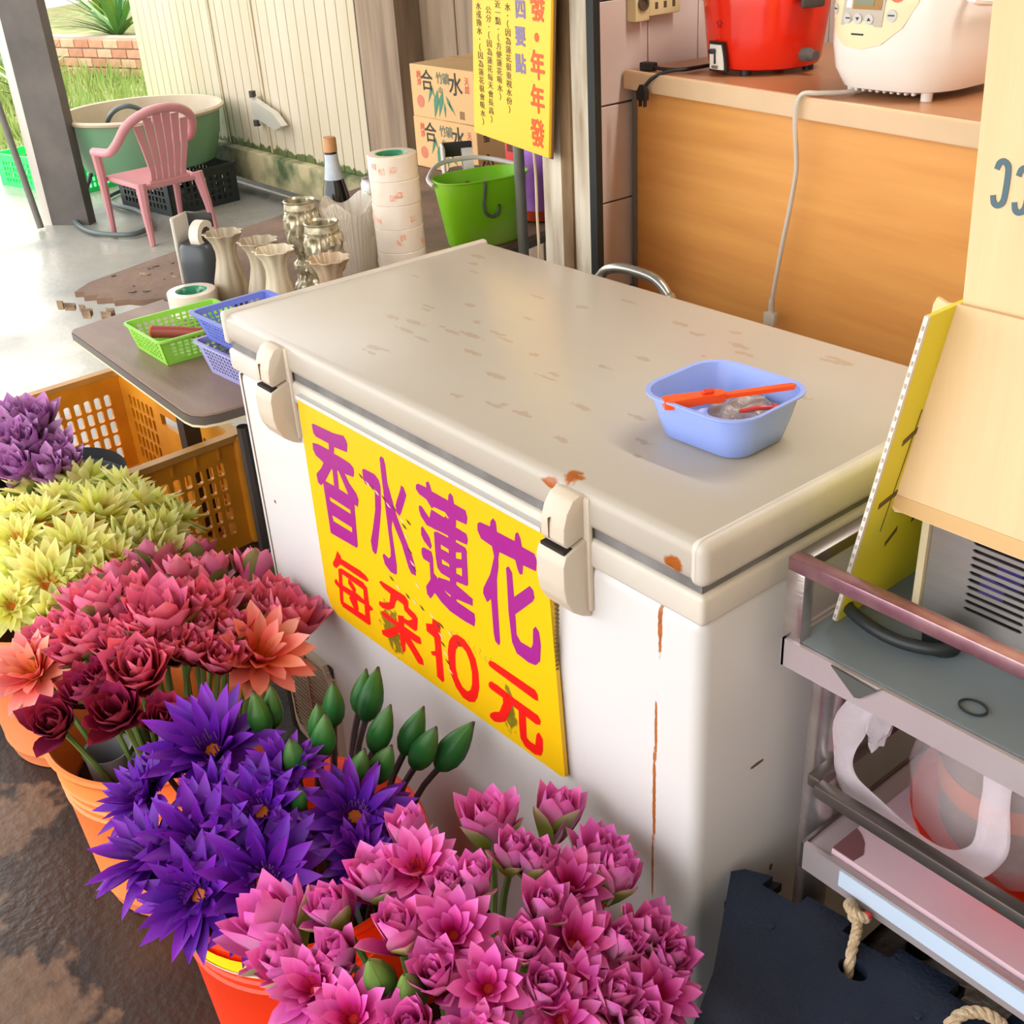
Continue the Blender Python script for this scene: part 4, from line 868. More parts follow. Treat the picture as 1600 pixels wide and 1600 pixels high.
for sgn in (-1, 1):
    a = A0+sgn*1.45
    hb = Matrix.Translation(on_pot(a, .128, .0)) @ Matrix.Rotation(a, 4, 'Z')
    part('side_handle', B().box(-.004, .026, -.024, .024, -.010, .006, .004, 2, hb).box(.016, .026, -.024, .024, -.022, .004, .004, 2, hb), mat('handle_grey', (70, 64, 58), rough=.5), st)
pl = part('plug_inlet', B().lathe([(.012, 0), (.012, .018), (.009, .020), (.009, .034)], 14, on_pot(A0+1.55, .026, -.002), M=Matrix.Rotation(A0+1.55, 3, 'Z') @ Matrix.Rotation(pi/2, 3, 'Y')), mat('inlet_grey', (96, 92, 86), rough=.4), st)
solo('black_power_cord', B().tube(catmull([(-.938, 1.062, CZ+.008), (-.950, 1.02, CZ+.006), (-.955, .985, CZ+.006), (-.985, .972, CZ+.006), (-1.02, .972, CZ+.007)], 6), .0036, 8).box(-1.05, -1.018, .962, .982, CZ+.0005, CZ+.016, .003)
     .tube(catmull([(-.950, 1.035, CZ+.006), (-.945, .99, CZ+.008), (-.965, .955, CZ+.006), (-.985, .934, CZ-.004), (-.998, .925, CZ-.02)], 6), .0036, 8).loft([[Vector((-1.0+dx*s_, .922+dy*s_, z)) for dx, dy in ((-.011, -.006), (.011, -.006), (.011, .006), (-.011, .006))] for z, s_ in ((CZ-.016, .55), (CZ-.028, 1), (CZ-.044, .95))])
     .box(-1.007, -1.005, .918, .926, CZ-.056, CZ-.044).box(-.995, -.993, .918, .926, CZ-.056, CZ-.044), mat('cord_black', (30, 28, 28), rough=.45), 'black power cord with plug hanging over the counter edge', 'cord', base=(-.95, 1.0, CZ))

# white rice cooker
M_wh = mat('white_gloss', (240, 234, 226), rough=.14, spec=.6, var=.15, vs=5)
KC = Vector((-.490, 1.06, CZ)); KR = math.atan2(cu_.y, cu_.x)+.13
kc = thing('rice_cooker', 'glossy white rice cooker with cream control panel on the counter', 'cooker', KC, KR)
MK = Matrix.Translation(KC) @ Matrix.Rotation(KR, 4, 'Z') @ Matrix.Scale(1.13, 4)
def sup(w, d, z, n=40, e=3.2, yo_=0):
    o = []
    for i in range(n):
        a = 2*pi*i/n; c, s_ = cos(a), sin(a)
        o.append(MK @ Vector((w/2*math.copysign(abs(c)**(2/e), c), yo_+d/2*math.copysign(abs(s_)**(2/e), s_), z)))
    return o
part('cooker_body', B().loft([sup(.150, .190, .008), sup(.182, .224, .013), sup(.206, .251, .038), sup(.214, .262, .07), sup(.214, .264, .12), sup(.210, .260, .155)]), M_wh, kc)
part('cooker_lid', B().loft([sup(.209, .258, .157), sup(.206, .252, .18), sup(.18, .21, .205), sup(.10, .12, .215)]), M_wh, kc)
for (fx, fy) in ((-.06, -.085), (.06, -.085), (-.06, .085), (.06, .085)):
    q = MK @ Vector((fx, fy, 0)); part('foot', B().lathe([(.009, .0), (.010, .019)], 12, q), M_wh, kc)
for k in range(9):
    q = MK @ Vector((-.045+k*.0115, -.097, .0105)); part('vent_rib', B().box(-.003, .003, -.004, .004, -.004, .004, .0015, 1, Matrix.Translation(q)), M_wh, kc)
def front(u, z, off=0.0):
    """point on the curved front of the cooker"""
    e = 3.2; f = min(1.0, max(0.0, (z-.04)/.03)); d = .250+(.262-.250)*f; w = .205+(.214-.205)*f
    if z > .07: d, w = .263, .214
    x = max(-.999, min(.999, u/(w/2))); y = -(d/2)*(1-abs(x)**e)**(1/e)
    return MK @ Vector((u, y-off, z))
def patch(poly, off, th=.004, cell=.006):
    """a thin shield that follows the curved front"""
    b = B(); tb = bmesh.new()
    # dense fill: fan of scaled outlines
    cx = sum(p[0] for p in poly)/len(poly); cz = sum(p[1] for p in poly)/len(poly)
    K = 6; rings = []
    for k in range(K, 0, -1):
        rings.append([b.bm.verts.new(front(cx+(p[0]-cx)*k/K, cz+(p[1]-cz)*k/K, off)) for p in poly])
    back = [b.bm.verts.new(front(p[0], p[1], off-th)) for p in poly]
    n = len(poly); c = b.bm.verts.new(front(cx, cz, off))
    for a, d in zip(rings, rings[1:]):
        for i in range(n): b.bm.faces.new((a[i], a[(i+1) % n], d[(i+1) % n], d[i]))
    for i in range(n):
        b.bm.faces.new((rings[-1][i], rings[-1][(i+1) % n], c)); b.bm.faces.new((back[i], back[(i+1) % n], rings[0][(i+1) % n], rings[0][i]))
    tb.free(); return b
CX = -.026
shield = [(CX-.064, .152), (CX-.069, .13), (CX-.064, .105), (CX-.050, .084), (CX-.026, .070), (CX+.004, .067), (CX+.036, .075), (CX+.066, .097), (CX+.084, .128), (CX+.088, .152)]
cp = part('control_panel', patch(shield, .0015), mat('panel_cream', (232, 220, 178), rough=.35), kc)
part('display_bezel', patch([(CX-.034, .097), (CX+.036, .097), (CX+.040, .140), (CX-.028, .142)], .0026), mat('bezel_grey', (196, 184, 168), rough=.4), cp)
part('display', patch([(CX-.012, .1185), (CX+.034, .1185), (CX+.036, .138), (CX-.010, .139)], .0034), mat('lcd_frame', (166, 124, 62), rough=.4), cp)
part('lcd_screen', patch([(CX-.008, .1235), (CX+.022, .1235), (CX+.023, .1365), (CX-.006, .137)], .0040), mat('lcd', (132, 136, 112), rough=.25), cp)
part('display_tab', patch([(CX-.024, .120), (CX-.014, .120), (CX-.012, .134), (CX-.022, .134)], .0036), mat('tab_white', (240, 238, 232), rough=.4), cp)
def disc(u, z, r, off, name, m):
    return part(name, patch([(u+r*cos(2*pi*i/18), z+r*sin(2*pi*i/18)) for i in range(18)], off, .004), m, cp)
M_btn = mat('button_grey', (206, 202, 196), rough=.4)
disc(CX+.056, .140, .0115, .003, 'start_button', mat('button_coral', (240, 112, 78), rough=.4))
disc(CX-.048, .140, .0095, .003, 'cancel_button', mat('button_mauve', (192, 172, 160), rough=.4))
disc(CX-.050, .116, .0068, .003, 'button', M_btn); disc(CX+.050, .112, .0078, .003, 'button', M_btn)
for k in range(3): disc(CX-.021+k*.0185, .1065, .0068, .0036, 'button', M_btn)
M_kt = mat('panel_ink', (60, 54, 48), rough=.6)
part('arrow_mark', patch([(CX-.0055, .1085), (CX+.0005, .1085), (CX-.0025, .1045)], .0044), M_kt, cp)
part('arrow_mark', patch([(CX+.013, .1045), (CX+.019, .1045), (CX+.016, .1085)], .0044), M_kt, cp)
part('button_text', patch([(CX+.0505, .1385), (CX+.0615, .1385), (CX+.0615, .1415), (CX+.0505, .1415)], .0036), mat('btn_ink', (140, 30, 20), rough=.5), cp)
for (u, z, w) in ((CX-.0235, .1068, .008), (CX+.0455, .1125, .009), (CX-.0545, .1165, .009)):
    part('button_text', patch([(u, z-.0008), (u+w, z-.0008), (u+w, z+.0008), (u, z+.0008)], .0046), M_kt, cp)
for (u, z, w) in ((CX-.012, .0865, .020),): part('maker_name', patch([(u, z-.001), (u+w, z-.001), (u+w, z+.0012), (u, z+.0012)], .0026), M_kt, cp)
part('lid_release', patch([(CX-.018, .146), (CX+.034, .146), (CX+.032, .158), (CX-.016, .158)], .006, .008), M_wh, kc)
q = MK @ Vector((.108, -.02, .135)); part('carry_handle', B().tube(catmull([MK @ Vector(p) for p in ((.100, -.08, .135), (.118, -.085, .128), (.124, 0, .122), (.118, .085, .128), (.100, .08, .135))], 6), .006, 8), M_wh, kc)
# hanging cord with plug
M_cw = mat('cord_grey', (204, 194, 180), rough=.5)
co = thing('hanging_power_cord', 'pale grey power cord hanging down the wood front with a dangling plug', 'cord', (-.60, .88, .75))
part('cable', B().tube(catmull([(-.53, 1.0, CZ+.006), (-.552, .935, CZ+.006), (-.578, .904, CZ+.007), (-.602, .886, CZ+.004), (-.608, .882, CZ-.03), (-.603, .884, 1.02), (-.602, .886, .985), (-.612, .888, .92), (-.624, .890, .86), (-.634, .891, .80), (-.641, .892, .755)], 7), .0040, 8), M_cw, co)
part('strain_relief', B().lathe([(.0042, .755), (.006, .745), (.0048, .741), (.0065, .736), (.0052, .732), (.0075, .726)], 10, (-.642, .892, 0)), M_cw, co)
part('plug', B().box(-.655, -.629, .885, .899, .704, .728, .003), M_cw, co)
for dx in (-.007, .005): part('prong', B().box(-.642+dx, -.640+dx, .889, .895, .690, .704), MATS['bright_metal'], co)
# orange jar at the end of the counter, mostly behind the carton
oj = thing('orange_jar', 'orange plastic jar on the counter beside the rice cooker', 'jar', (-.235, 1.03, CZ))
part('jar', B().lathe([(.028, CZ), (.032, CZ+.004), (.032, CZ+.09), (.024, CZ+.1)], 24, (-.235, 1.03, 0)), mat('jar_orange', (244, 96, 36), rough=.4), oj)
part('lid', B().lathe([(.026, CZ+.1), (.026, CZ+.118), (.02, CZ+.12)], 24, (-.235, 1.03, 0)), M_wh, oj)

# folding chair behind the freezer: only its chrome back tube rises above the lid
fc = thing('folding_chair', 'chrome tube folding chair standing behind the freezer', 'chair', (-.80, .68, 0))
M_ch = mat('chrome_tube', (176, 178, 172), rough=.25, metal=.85)
part('back_tube', B().tube(catmull([(-.90, .70, .45), (-.90, .70, .74), (-.885, .70, .795), (-.845, .70, .815), (-.79, .70, .818), (-.745, .70, .812), (-.718, .70, .79), (-.708, .70, .755), (-.706, .70, .45)], 6), .0095, 12), M_ch, fc)
part('seat', B().box(-.92, -.69, .535, .70, .43, .455, .01, 3), mat('seat_vinyl', (60, 64, 84), rough=.5), fc)
for lx in (-.905, -.701):
    part('leg', B().tube([(lx, .70, .45), (lx, .715, .0)], .0095, 10), M_ch, fc); part('leg', B().tube([(lx, .56, .44), (lx, .545, .0)], .0095, 10), M_ch, fc)
# ------------------------------------------------------------------ two tables left of the freezer
TZ = .688
M_tt = mat('table_brown', (150, 124, 108), rough=.5, var=.7, vs=6, col2=(118, 94, 80), stretch=(1, 3, 1), bump=.04, bs=60)
M_te = mat('table_edge_dark', (84, 74, 66), rough=.5)
M_tl = mat('table_leg_black', (46, 40, 36), rough=.5)
ft = thing('front_table', 'brown laminate table with rounded corner and dark edging beside the freezer', 'table', (-1.4, .08, 0))
fo = [(-1.735, .19), (-1.695, -.022), (-1.685, -.030), (-1.13, -.046), (-1.105, -.043), (-1.086, -.030), (-1.077, -.005), (-1.062, .19)]
part('tabletop', B().plate(fo, [], (0, 0, TZ-.010), (1, 0, 0), (0, 1, 0), (0, 0, .010)), M_tt, ft)
cxy = (-1.4, .08)
part('edge_band', B().plate([(cxy[0]+(x-cxy[0])*1.006, cxy[1]+(y-cxy[1])*1.018) for x, y in fo], [], (0, 0, TZ-.019), (1, 0, 0), (0, 1, 0), (0, 0, .015)), M_te, ft)
part('pale_trim', B().plate([(cxy[0]+(x-cxy[0])*1.003, cxy[1]+(y-cxy[1])*1.012) for x, y in fo], [], (0, 0, TZ-.024), (1, 0, 0), (0, 1, 0), (0, 0, .005)), mat('trim_cream', (212, 200, 160), rough=.5), ft)
part('apron', B().box(-1.66, -1.08, .06, .17, TZ-.045, TZ-.024), M_tl, ft)
part('bracket', B().box(-1.66, -1.62, .08, .19, TZ-.07, TZ-.045), M_tl, ft)
for (a, b_) in (((-1.085, .035, .645), (-1.085, .035, 0)), ((-1.085, .16, .645), (-1.085, .16, 0))):
    part('leg', B().tube([a, b_], .011, 8), M_tl, ft)
bt = thing('back_table', 'weathered brown table with a rotten broken corner, covered with vases', 'table', (-1.75, .9, 0))
rr = random.Random(9)
bo = [(-1.95, .074), (-1.935, .092), (-1.905, .078), (-1.885, .105), (-1.862, .09), (-1.838, .118), (-1.815, .112), (-1.80, .14), (-1.775, .152), (-1.76, .18), (-1.742, .20), (-1.05, .20), (-1.09, .34), (-1.445, .84), (-1.497, 1.07), (-1.64, 1.7), (-2.46, 1.7), (-2.42, 1.5), (-2.182, .734), (-2.066, .332), (-1.997, .128)]
M_old = mat('old_table', (150, 118, 96), rough=.7, var=1, vs=7, col2=(104, 80, 64), bump=.25, bs=50)
part('tabletop', B().plate(bo, [], (0, 0, TZ-.014), (1, 0, 0), (0, 1, 0), (0, 0, .013)), M_old, bt)
part('underframe', B().plate([(cx_*.97-.05, cy_*.96+.04) for cx_, cy_ in ((-1.93, .16), (-1.15, .25), (-1.50, .9), (-1.66, 1.66), (-2.40, 1.66), (-2.10, .6))], [], (0, 0, TZ-.05), (1, 0, 0), (0, 1, 0), (0, 0, .035)), M_te, bt)
for (x, y) in ((-1.9, .25), (-1.25, .32), (-1.62, 1.55), (-2.3, 1.55)): part('leg', B().box(x-.02, x+.02, y-.02, y+.02, 0, TZ-.05), M_tl, bt)
M_chip = mat('rotten_chips', (186, 160, 130), rough=.9, var=1, vs=30, col2=(110, 84, 64))
for k in range(7):
    x, y = -1.955+k*.028+rr.uniform(-.01, .01), .05+rr.uniform(-.03, .02)+k*.008; s_ = rr.uniform(.012, .026)
    part('splinter', B().loft([[Vector((x+a*s_, y+b_*s_*.7, TZ-.02+c)) for a, b_ in ((-1, -.4), (.2, -.8), (1, .1), (.1, .7))] for c in (-.012, rr.uniform(-.002, .006))]), M_chip, bt, smooth=0)
for k in range(26):
    x, y = rr.uniform(-2.0, -1.72), rr.uniform(.16, .46); s_ = rr.uniform(.003, .011)
    if x < -2.04+.0: continue
    part('debris_chip', B().plate([(-s_, 0), (0, s_*.5), (s_*.9, s_*.1), (0, -s_*.5)], [], (x, y, TZ-.0008), (cos(k), sin(k), 0), (-sin(k), cos(k), 0), (0, 0, .0022)), M_chip if k % 2 else M_te, bt, smooth=0)

# tape rolls
M_tape = mat('clear_tape_roll', (236, 222, 206), rough=.2, var=.35, vs=30, col2=(214, 192, 160), spec=.6)
M_core = mat('green_core', (60, 150, 110), rough=.5, var=.8, vs=60, col2=(200, 224, 206), thr=(.5, .62))
def tape_roll(c, r, h, label, group=None, marks=0):
    t = thing('tape_roll', label, 'tape roll', c, RND.uniform(0, 6), group)
    part('tape', B().lathe([(r*.66, 0), (r*.98, 0), (r, .0012), (r, h-.0012), (r*.98, h), (r*.66, h), (r*.66, 0)], 36, c, cap=False), M_tape, t, smooth=20)
    part('core', B().lathe([(r*.61, .0006), (r*.66, .0006), (r*.66, h-.0006), (r*.61, h-.0006), (r*.61, .0006)], 36, c, cap=False), M_core, t)
    for k in range(marks):
        a = RND.uniform(-2.3, .6); zz = RND.uniform(.01, h-.02); q = Vector(c)+Vector((r*1.001*cos(a), r*1.001*sin(a), zz))
        part('red_print', B().box(-.006, .006, -.0004, .0004, 0, .012, 0, 1, Matrix.Translation(q) @ Matrix.Rotation(a+pi/2, 4, 'Z')), mat('faint_red', (236, 150, 130), rough=.4, var=1, vs=200, col2=(228, 206, 180), thr=(.4, .6)), t)
    return t
tape_roll((-1.600, .2025, TZ), .050, .047, 'single roll of clear packing tape lying behind the small green basket')
nst = ['lowest', 'second', 'third', 'fourth', 'fifth', 'topmost']
for k in range(6):
    tape_roll((-1.365+.0005*math.sin(k*2), .578+.0004*cos(k*3), TZ+k*.0482), .0505, .048, nst[k]+' roll of clear packing tape in the tall stack beside the glass vase', 'rolls in the tall tape stack', 3)

# fluted ceramic vases
M_vs = mat('fluted_ceramic', (186, 172, 148), rough=.3, var=.8, vs=12, col2=(150, 128, 102), stretch=(1, 1, .4))
VP = [(.030, 0), (.034, .004), (.036, .025), (.034, .045), (.027, .07), (.022, .092), (.0215, .108), (.026, .126), (.036, .142), (.040, .146), (.038, .1475), (.033, .1405), (.024, .125), (.0195, .108), (.019, .09), (.01, .05)]
def flute(r, a, z): return r*(1+.07*abs(cos(4.5*a))-.03+(.05*cos(9*a) if z > .138 else 0))
for (x, y, m_, lb) in ((-1.603, .296, M_vs, 'tall grey fluted ceramic vase beside the black tape dispenser'), (-1.488, .316, M_vs, 'grey fluted ceramic vase standing second from the black tape dispenser'),
                     (-1.402, .305, mat('fluted_cream', (214, 200, 172), rough=.3, var=.7, vs=10, col2=(170, 144, 112)), 'cream fluted ceramic vase third from the black tape dispenser'),
                     (-1.262, .345, mat('fluted_tan', (196, 170, 138), rough=.25, var=.9, vs=10, col2=(140, 108, 80)), 'tan fluted ceramic vase with silvery rim half hidden behind the freezer lid')):
    t = thing('fluted_vase', lb, 'vase', (x, y, TZ), RND.uniform(0, 1))
    part('vase_body', B().lathe(VP, 54, (x, y, TZ), fn=flute), m_, t, smooth=60)
# ornate silver goblet vases
M_sv = mat('antique_silver', (216, 206, 178), rough=.28, metal=.5, var=.9, vs=70, col2=(112, 98, 66))
def ornate(r, a, z):
    n_ = noise.noise(Vector((cos(a)*5, sin(a)*5, z*55)))
    return r*(1+(.20*n_ if .02 < z < .168 else 0)+(.02*cos(26*a) if .168 < z < .176 else 0))
SP = [(.034, 0), (.036, .004), (.034, .012), (.026, .022), (.024, .034), (.030, .046), (.028, .056), (.020, .066), (.022, .076), (.032, .090), (.036, .108), (.037, .13), (.038, .15), (.035, .166), (.031, .170), (.034, .174), (.033, .186), (.035, .190), (.032, .191), (.029, .186), (.029, .15), (.015, .11)]
for (x, y, lb) in ((-1.551, .456, 'ornate silver goblet vase in front of the dark bottle'), (-1.356, .392, 'ornate silver goblet vase nearest the freezer lid beside the glass vase')):
    t = thing('ornate_vase', lb, 'vase', (x, y, TZ))
    prof = []
    for (a, b_) in zip(SP, SP[1:]):
        prof += [(a[0]+(b_[0]-a[0])*k/3, a[1]+(b_[1]-a[1])*k/3) for k in range(3)]
    prof.append(SP[-1])
    part('vase_body', B().lathe(prof, 72, (x, y, TZ), fn=ornate), M_sv, t, smooth=30)
    bb = B()
    for k in range(30):
        a = 2*pi*k/30; bb.lathe([(.0004, -.0018), (.0016, -.001), (.0016, .001), (.0004, .0018)], 5, (x+.0335*cos(a), y+.0335*sin(a), TZ+.172))
    part('bead_rim', bb, M_sv, t)
# cut glass vase with fan-shaped rim
M_gl = mat('cut_glass', (246, 236, 222), rough=.07, alpha=.42, spec=.9, bump=.15, bs=120)
gv = thing('glass_vase', 'square cut glass vase with fan shaped rim beside the tape stack', 'vase', (-1.512, .553, TZ), .5)
def sq(r, a, z):
    k = 1/(abs(cos(a))**3+abs(sin(a))**3)**(1/3)
    q = r*(k if z < .15 else k)
    return q*(1+.018*cos(36*a))
def glass_ring(r, z, wave):
    o = []
    for i in range(96):
        a = 2*pi*i/96; zz = z+wave*(.5+.5*cos(4*a))
        q = sq(r, a, z); o.append(Vector((-1.512, .553, TZ))+Vector((q*cos(a+.5), q*sin(a+.5), zz)))
    return o
part('vase_body', B().loft([glass_ring(.034, 0, 0), glass_ring(.036, .01, 0), glass_ring(.040, .06, 0), glass_ring(.046, .11, 0), glass_ring(.053, .145, .008), glass_ring(.060, .158, .026), glass_ring(.057, .158, .026), glass_ring(.049, .145, .008), glass_ring(.042, .11, 0), glass_ring(.035, .06, 0), glass_ring(.03, .02, 0)]), M_gl, gv, smooth=25)
fb = B()
for f_ in range(4):
    a0 = f_*pi/2+.5
    for k in range(-4, 5):
        a = a0+k*.085; d0 = Vector((cos(a0), sin(a0), 0)); sd_ = Vector((-sin(a0), cos(a0), 0))
        p0 = Vector((-1.512, .553, TZ))+d0*.046+sd_*k*.0016+Vector((0, 0, .10)); p1 = Vector((-1.512, .553, TZ))+d0*.059+sd_*k*.0080+Vector((0, 0, .176-.0014*k*k))
        fb.tube([p0, p1], [.0006, .0022], 5)
part('fan_ribs', fb, M_gl, gv)
sb_ = B()
for k in range(10):
    a = 2*pi*k/10; a0 = -.5
    c0 = Vector((-1.512, .553, TZ+.088))+Vector((cos(-1.07), sin(-1.07), 0))*.0435; s1 = Vector((-sin(-1.07), cos(-1.07), 0))
    sb_.tube([c0, c0+(s1*cos(a)+Vector((0, 0, 1))*sin(a))*.014], [.0014, .0004], 5)
part('star_cut', sb_, M_gl, gv)
# dark bottle
bo_ = thing('sauce_bottle', 'dark glass bottle with brown cap and white labels behind the vases', 'bottle', (-1.672, .616, TZ))
part('glass', B().lathe([(.030, 0), (.034, .004), (.035, .02), (.035, .125), (.033, .142), (.026, .172), (.018, .20), (.0145, .23), (.0145, .252)], 28, (-1.672, .616, TZ)), mat('dark_glass', (26, 24, 22), rough=.12, spec=.7), bo_)
part('cap', B().lathe([(.0155, .248), (.0155, .276), (.013, .279)], 20, (-1.672, .616, TZ)), mat('cap_tan', (200, 146, 92), rough=.4), bo_)
part('neck_label', B().lathe([(.0215, .188), (.0185, .2025), (.0152, .232), (.0150, .243)], 28, (-1.672, .616, TZ), cap=False), mat('label_pale', (208, 214, 222), rough=.5, var=.6, vs=30, col2=(150, 170, 190)), bo_)
part('body_label', B().lathe([(.0356, .03), (.0356, .128)], 28, (-1.672, .616, TZ), cap=False), mat('label_cream', (236, 222, 206), rough=.5), bo_)
cn2 = thing('drink_can', 'small silver drink can behind the tape stack', 'can', (-1.885, .845, TZ))
part('can_body', B().lathe([(.024, 0), (.028, .006), (.028, .105), (.024, .115), (.025, .118), (.022, .118), (.02, .113), (.004, .113)], 24, (-1.885, .845, TZ)), mat('can_silver', (206, 200, 200), rough=.3, metal=.4), cn2)
part('green_mark', B().lathe([(.0284, .06), (.0284, .085)], 24, (-1.885, .845, TZ), cap=False), mat('can_green', (70, 130, 90), rough=.4), cn2)
# tape dispensers
def dispenser(x, y, rz, label, s=1.0, roll=(226, 216, 200), pitch=0):
    t = thing('tape_dispenser', label, 'dispenser', (x, y, TZ), rz)
    M = Matrix.Translation((x, y, TZ)) @ Matrix.Rotation(rz, 4, 'Z') @ Matrix.Scale(s, 4)
    def ring(w, d, z, r): return [M @ Vector((a, b_, z)) for a, b_ in rrect(w, d, r, 5)]
    part('base_body', B().loft([ring(.07, .075, 0, .02), ring(.082, .088, .006, .026), ring(.086, .094, .05, .03), ring(.084, .092, .086, .03), ring(.074, .08, .094, .026)]), mat('dispenser_black', (66, 70, 74), rough=.35, var=.3, vs=12), t)
    part('side_plate', B().box(-.052, -.044, -.03, .03, .0, .15, .003, 1, M), mat('dispenser_white', (216, 208, 196), rough=.4), t)
    part('cutter_arm', B().box(-.048, .02, .024, .03, .118, .15, .002, 1, M), mat('dispenser_dark', (52, 50, 48), rough=.4), t)
    q = M @ Vector((.006, .0, .108)); Mr = (Matrix.Rotation(rz, 3, 'Z') @ Matrix.Rotation(pi/2, 3, 'Y'))
    part('tape', B().lathe([(.018*s, -.012*s), (.032*s, -.012*s), (.032*s, .012*s), (.018*s, .012*s), (.018*s, -.012*s)], 28, q, M=Mr, cap=False), mat('tape_%d' % roll[0], roll, rough=.35), t)
    part('hub', B().lathe([(.018*s, -.010*s), (.018*s, .010*s)], 16, q, M=Mr), mat('hub_dark', (70, 60, 54), rough=.5), t)
dispenser(-1.772, .318, .5, 'black tape dispenser with white side plate near the broken table corner')
dispenser(-1.80, 1.08, 1.0, 'dark tape dispenser with white tape roll behind the lime green basket', 1.15, (232, 226, 214))

# mesh baskets
def mesh_basket(name, label, cat, c, w, d, h, tap, rz, m, nx, ny, nz, rim=.004, group=None):
    t = thing(name, label, cat, c, rz, group)
    M = Matrix.Translation(c) @ Matrix.Rotation(rz, 4, 'Z')
    def holes(L, Hh, n, k):
        o = []; mx, mz = L*.09, Hh*.14
        for i in range(n):
            for j in range(k):
                a0 = mx+(L-2*mx)*(i+.18)/n; a1 = mx+(L-2*mx)*(i+.82)/n; b0 = mz+(Hh-2*mz)*(j+.16)/k; b1 = mz+(Hh-2*mz)*(j+.84)/k
                o.append([(a0, b0), (a1, b0), (a1, b1), (a0, b1)])
        return o
    for (sx, sy, L, n) in ((0, -1, w, nx), (0, 1, w, nx), (-1, 0, d, ny), (1, 0, d, ny)):
        nrm = Vector((sx, sy, 0)); tan = Vector((-sy, sx, 0)) if sx == 0 else Vector((0, sx, 0))
        tan = Vector((1, 0, 0)) if sx == 0 else Vector((0, 1, 0))
        half = (d/2 if sx == 0 else w/2)
        sl = math.hypot(h, tap); b = B()
        L0, L1 = L-2*tap, L
        # trapezoid side: map (a, b) with widening
        tb = B(); tb.plate([(0, 0), (L, 0), (L, sl), (0, sl)], holes(L, sl, n, nz), (0, 0, 0), (1, 0, 0), (0, 1, 0), (0, 0, .0016))
        for v in tb.bm.verts:
            f = v.co.y/sl; u = (v.co.x/L-.5)*(L0+(L1-L0)*f); z = f*h
            v.co = M @ (tan*u+nrm*(half-tap+tap*f-v.co.z)+Vector((0, 0, z)))
        part('side', tb, m, t, smooth=0)
    part('bottom', B().box(-w/2+tap, w/2-tap, -d/2+tap, d/2-tap, 0, .0018, 0, 1, M), m, t)
    ro = rrect(w+2*rim, d+2*rim, .012, 4); ri = rrect(w-.001, d-.001, .010, 4)
    rb_ = B().plate(ro, [ri], (0, 0, h-.003), (1, 0, 0), (0, 1, 0), (0, 0, .004))
    for v in rb_.bm.verts: v.co = M @ v.co
    part('rim', rb_, m, t)
    return t
M_lg = mat('lime_plastic', (150, 214, 74), rough=.4, var=.3, vs=10)
mesh_basket('mesh_basket', 'small lime green mesh basket holding a red handled tool on the front table', 'basket', (-1.412, .106, TZ+.0005), .16, .185, .052, .012, .0, M_lg, 9, 11, 5)
tr = thing('hand_trowel', 'dark red tool handle lying in the small lime green basket', 'tool', (-1.40, .10, TZ+.02))
part('handle', B().tube([(-1.452, .050, TZ+.034), (-1.41, .085, TZ+.034), (-1.36, .128, TZ+.032), (-1.335, .150, TZ+.030)], [.012, .0115, .010, .007], 12), mat('maroon_handle', (150, 62, 50), rough=.5), tr)
part('ferrule', B().tube([(-1.4535, .0485, TZ+.034), (-1.4505, .051, TZ+.034)], .0124, 12), mat('handle_end', (214, 110, 60), rough=.5), tr)
part('blade', B().box(-1.352, -1.33, .125, .18, TZ+.012, TZ+.022, .003), mat('tool_rust', (120, 60, 44), rough=.6), tr)
M_bl = mat('lavender_plastic', (160, 158, 204), rough=.4, var=.3, vs=10)
M_bl2 = mat('blue_plastic', (110, 124, 206), rough=.4, var=.3, vs=10)
mesh_basket('mesh_basket', 'lavender mesh basket at the bottom of the two stacked by the freezer', 'basket', (-1.175, .135, TZ+.0005), .19, .15, .062, .014, .06, M_bl, 14, 11, 6, .006)
mesh_basket('mesh_basket', 'blue rimmed mesh basket on top of the other one by the freezer', 'basket', (-1.172, .137, TZ+.0635), .19, .15, .052, .016, .04, M_bl2, 14, 11, 5, .006)
# lime green handled basket
lb_ = thing('handled_basket', 'tall oval lime green plastic basket with white handle on the back table', 'basket', (-1.535, .925, TZ), R(78))
MB_ = Matrix.Translation((-1.535, .925, TZ)) @ Matrix.Rotation(R(78), 4, 'Z')
def oval(w, d, z, n=40):
    return [MB_ @ Vector((w/2*math.copysign(abs(cos(2*pi*i/n))**.72, cos(2*pi*i/n)), d/2*math.copysign(abs(sin(2*pi*i/n))**.72, sin(2*pi*i/n)), z)) for i in range(n)]
M_lm = mat('lime_translucent', (140, 214, 30), rough=.35, var=.8, vs=7, col2=(196, 214, 120), thr=(.45, .75))
part('shell', B().loft([oval(.165, .085, 0), oval(.175, .095, .006), oval(.225, .132, .155), oval(.233, .138, .157), oval(.233, .138, .160), oval(.224, .130, .160), oval(.175, .092, .012), oval(.16, .08, .008)]), M_lm, lb_)
for k in (-1, 1): part('vent_hole', B().lathe([(.010, -.002), (.010, .001)], 18, MB_ @ Vector((k*.022-.03, .055, .125)), M=Matrix.Rotation(R(78), 3, 'Z') @ Matrix.Rotation(pi/2, 3, 'X')), mat('hole_orange', (150, 96, 60), rough=.7), lb_)
part('carry_handle', B().tube(catmull([MB_ @ Vector(p) for p in ((.119, .0, .15), (.114, .04, .160), (.06, .105, .172), (0, .12, .174), (-.06, .105, .172), (-.114, .04, .160), (-.119, .0, .15))], 6), .0055, 8), mat('handle_white', (214, 204, 200), rough=.4), lb_)
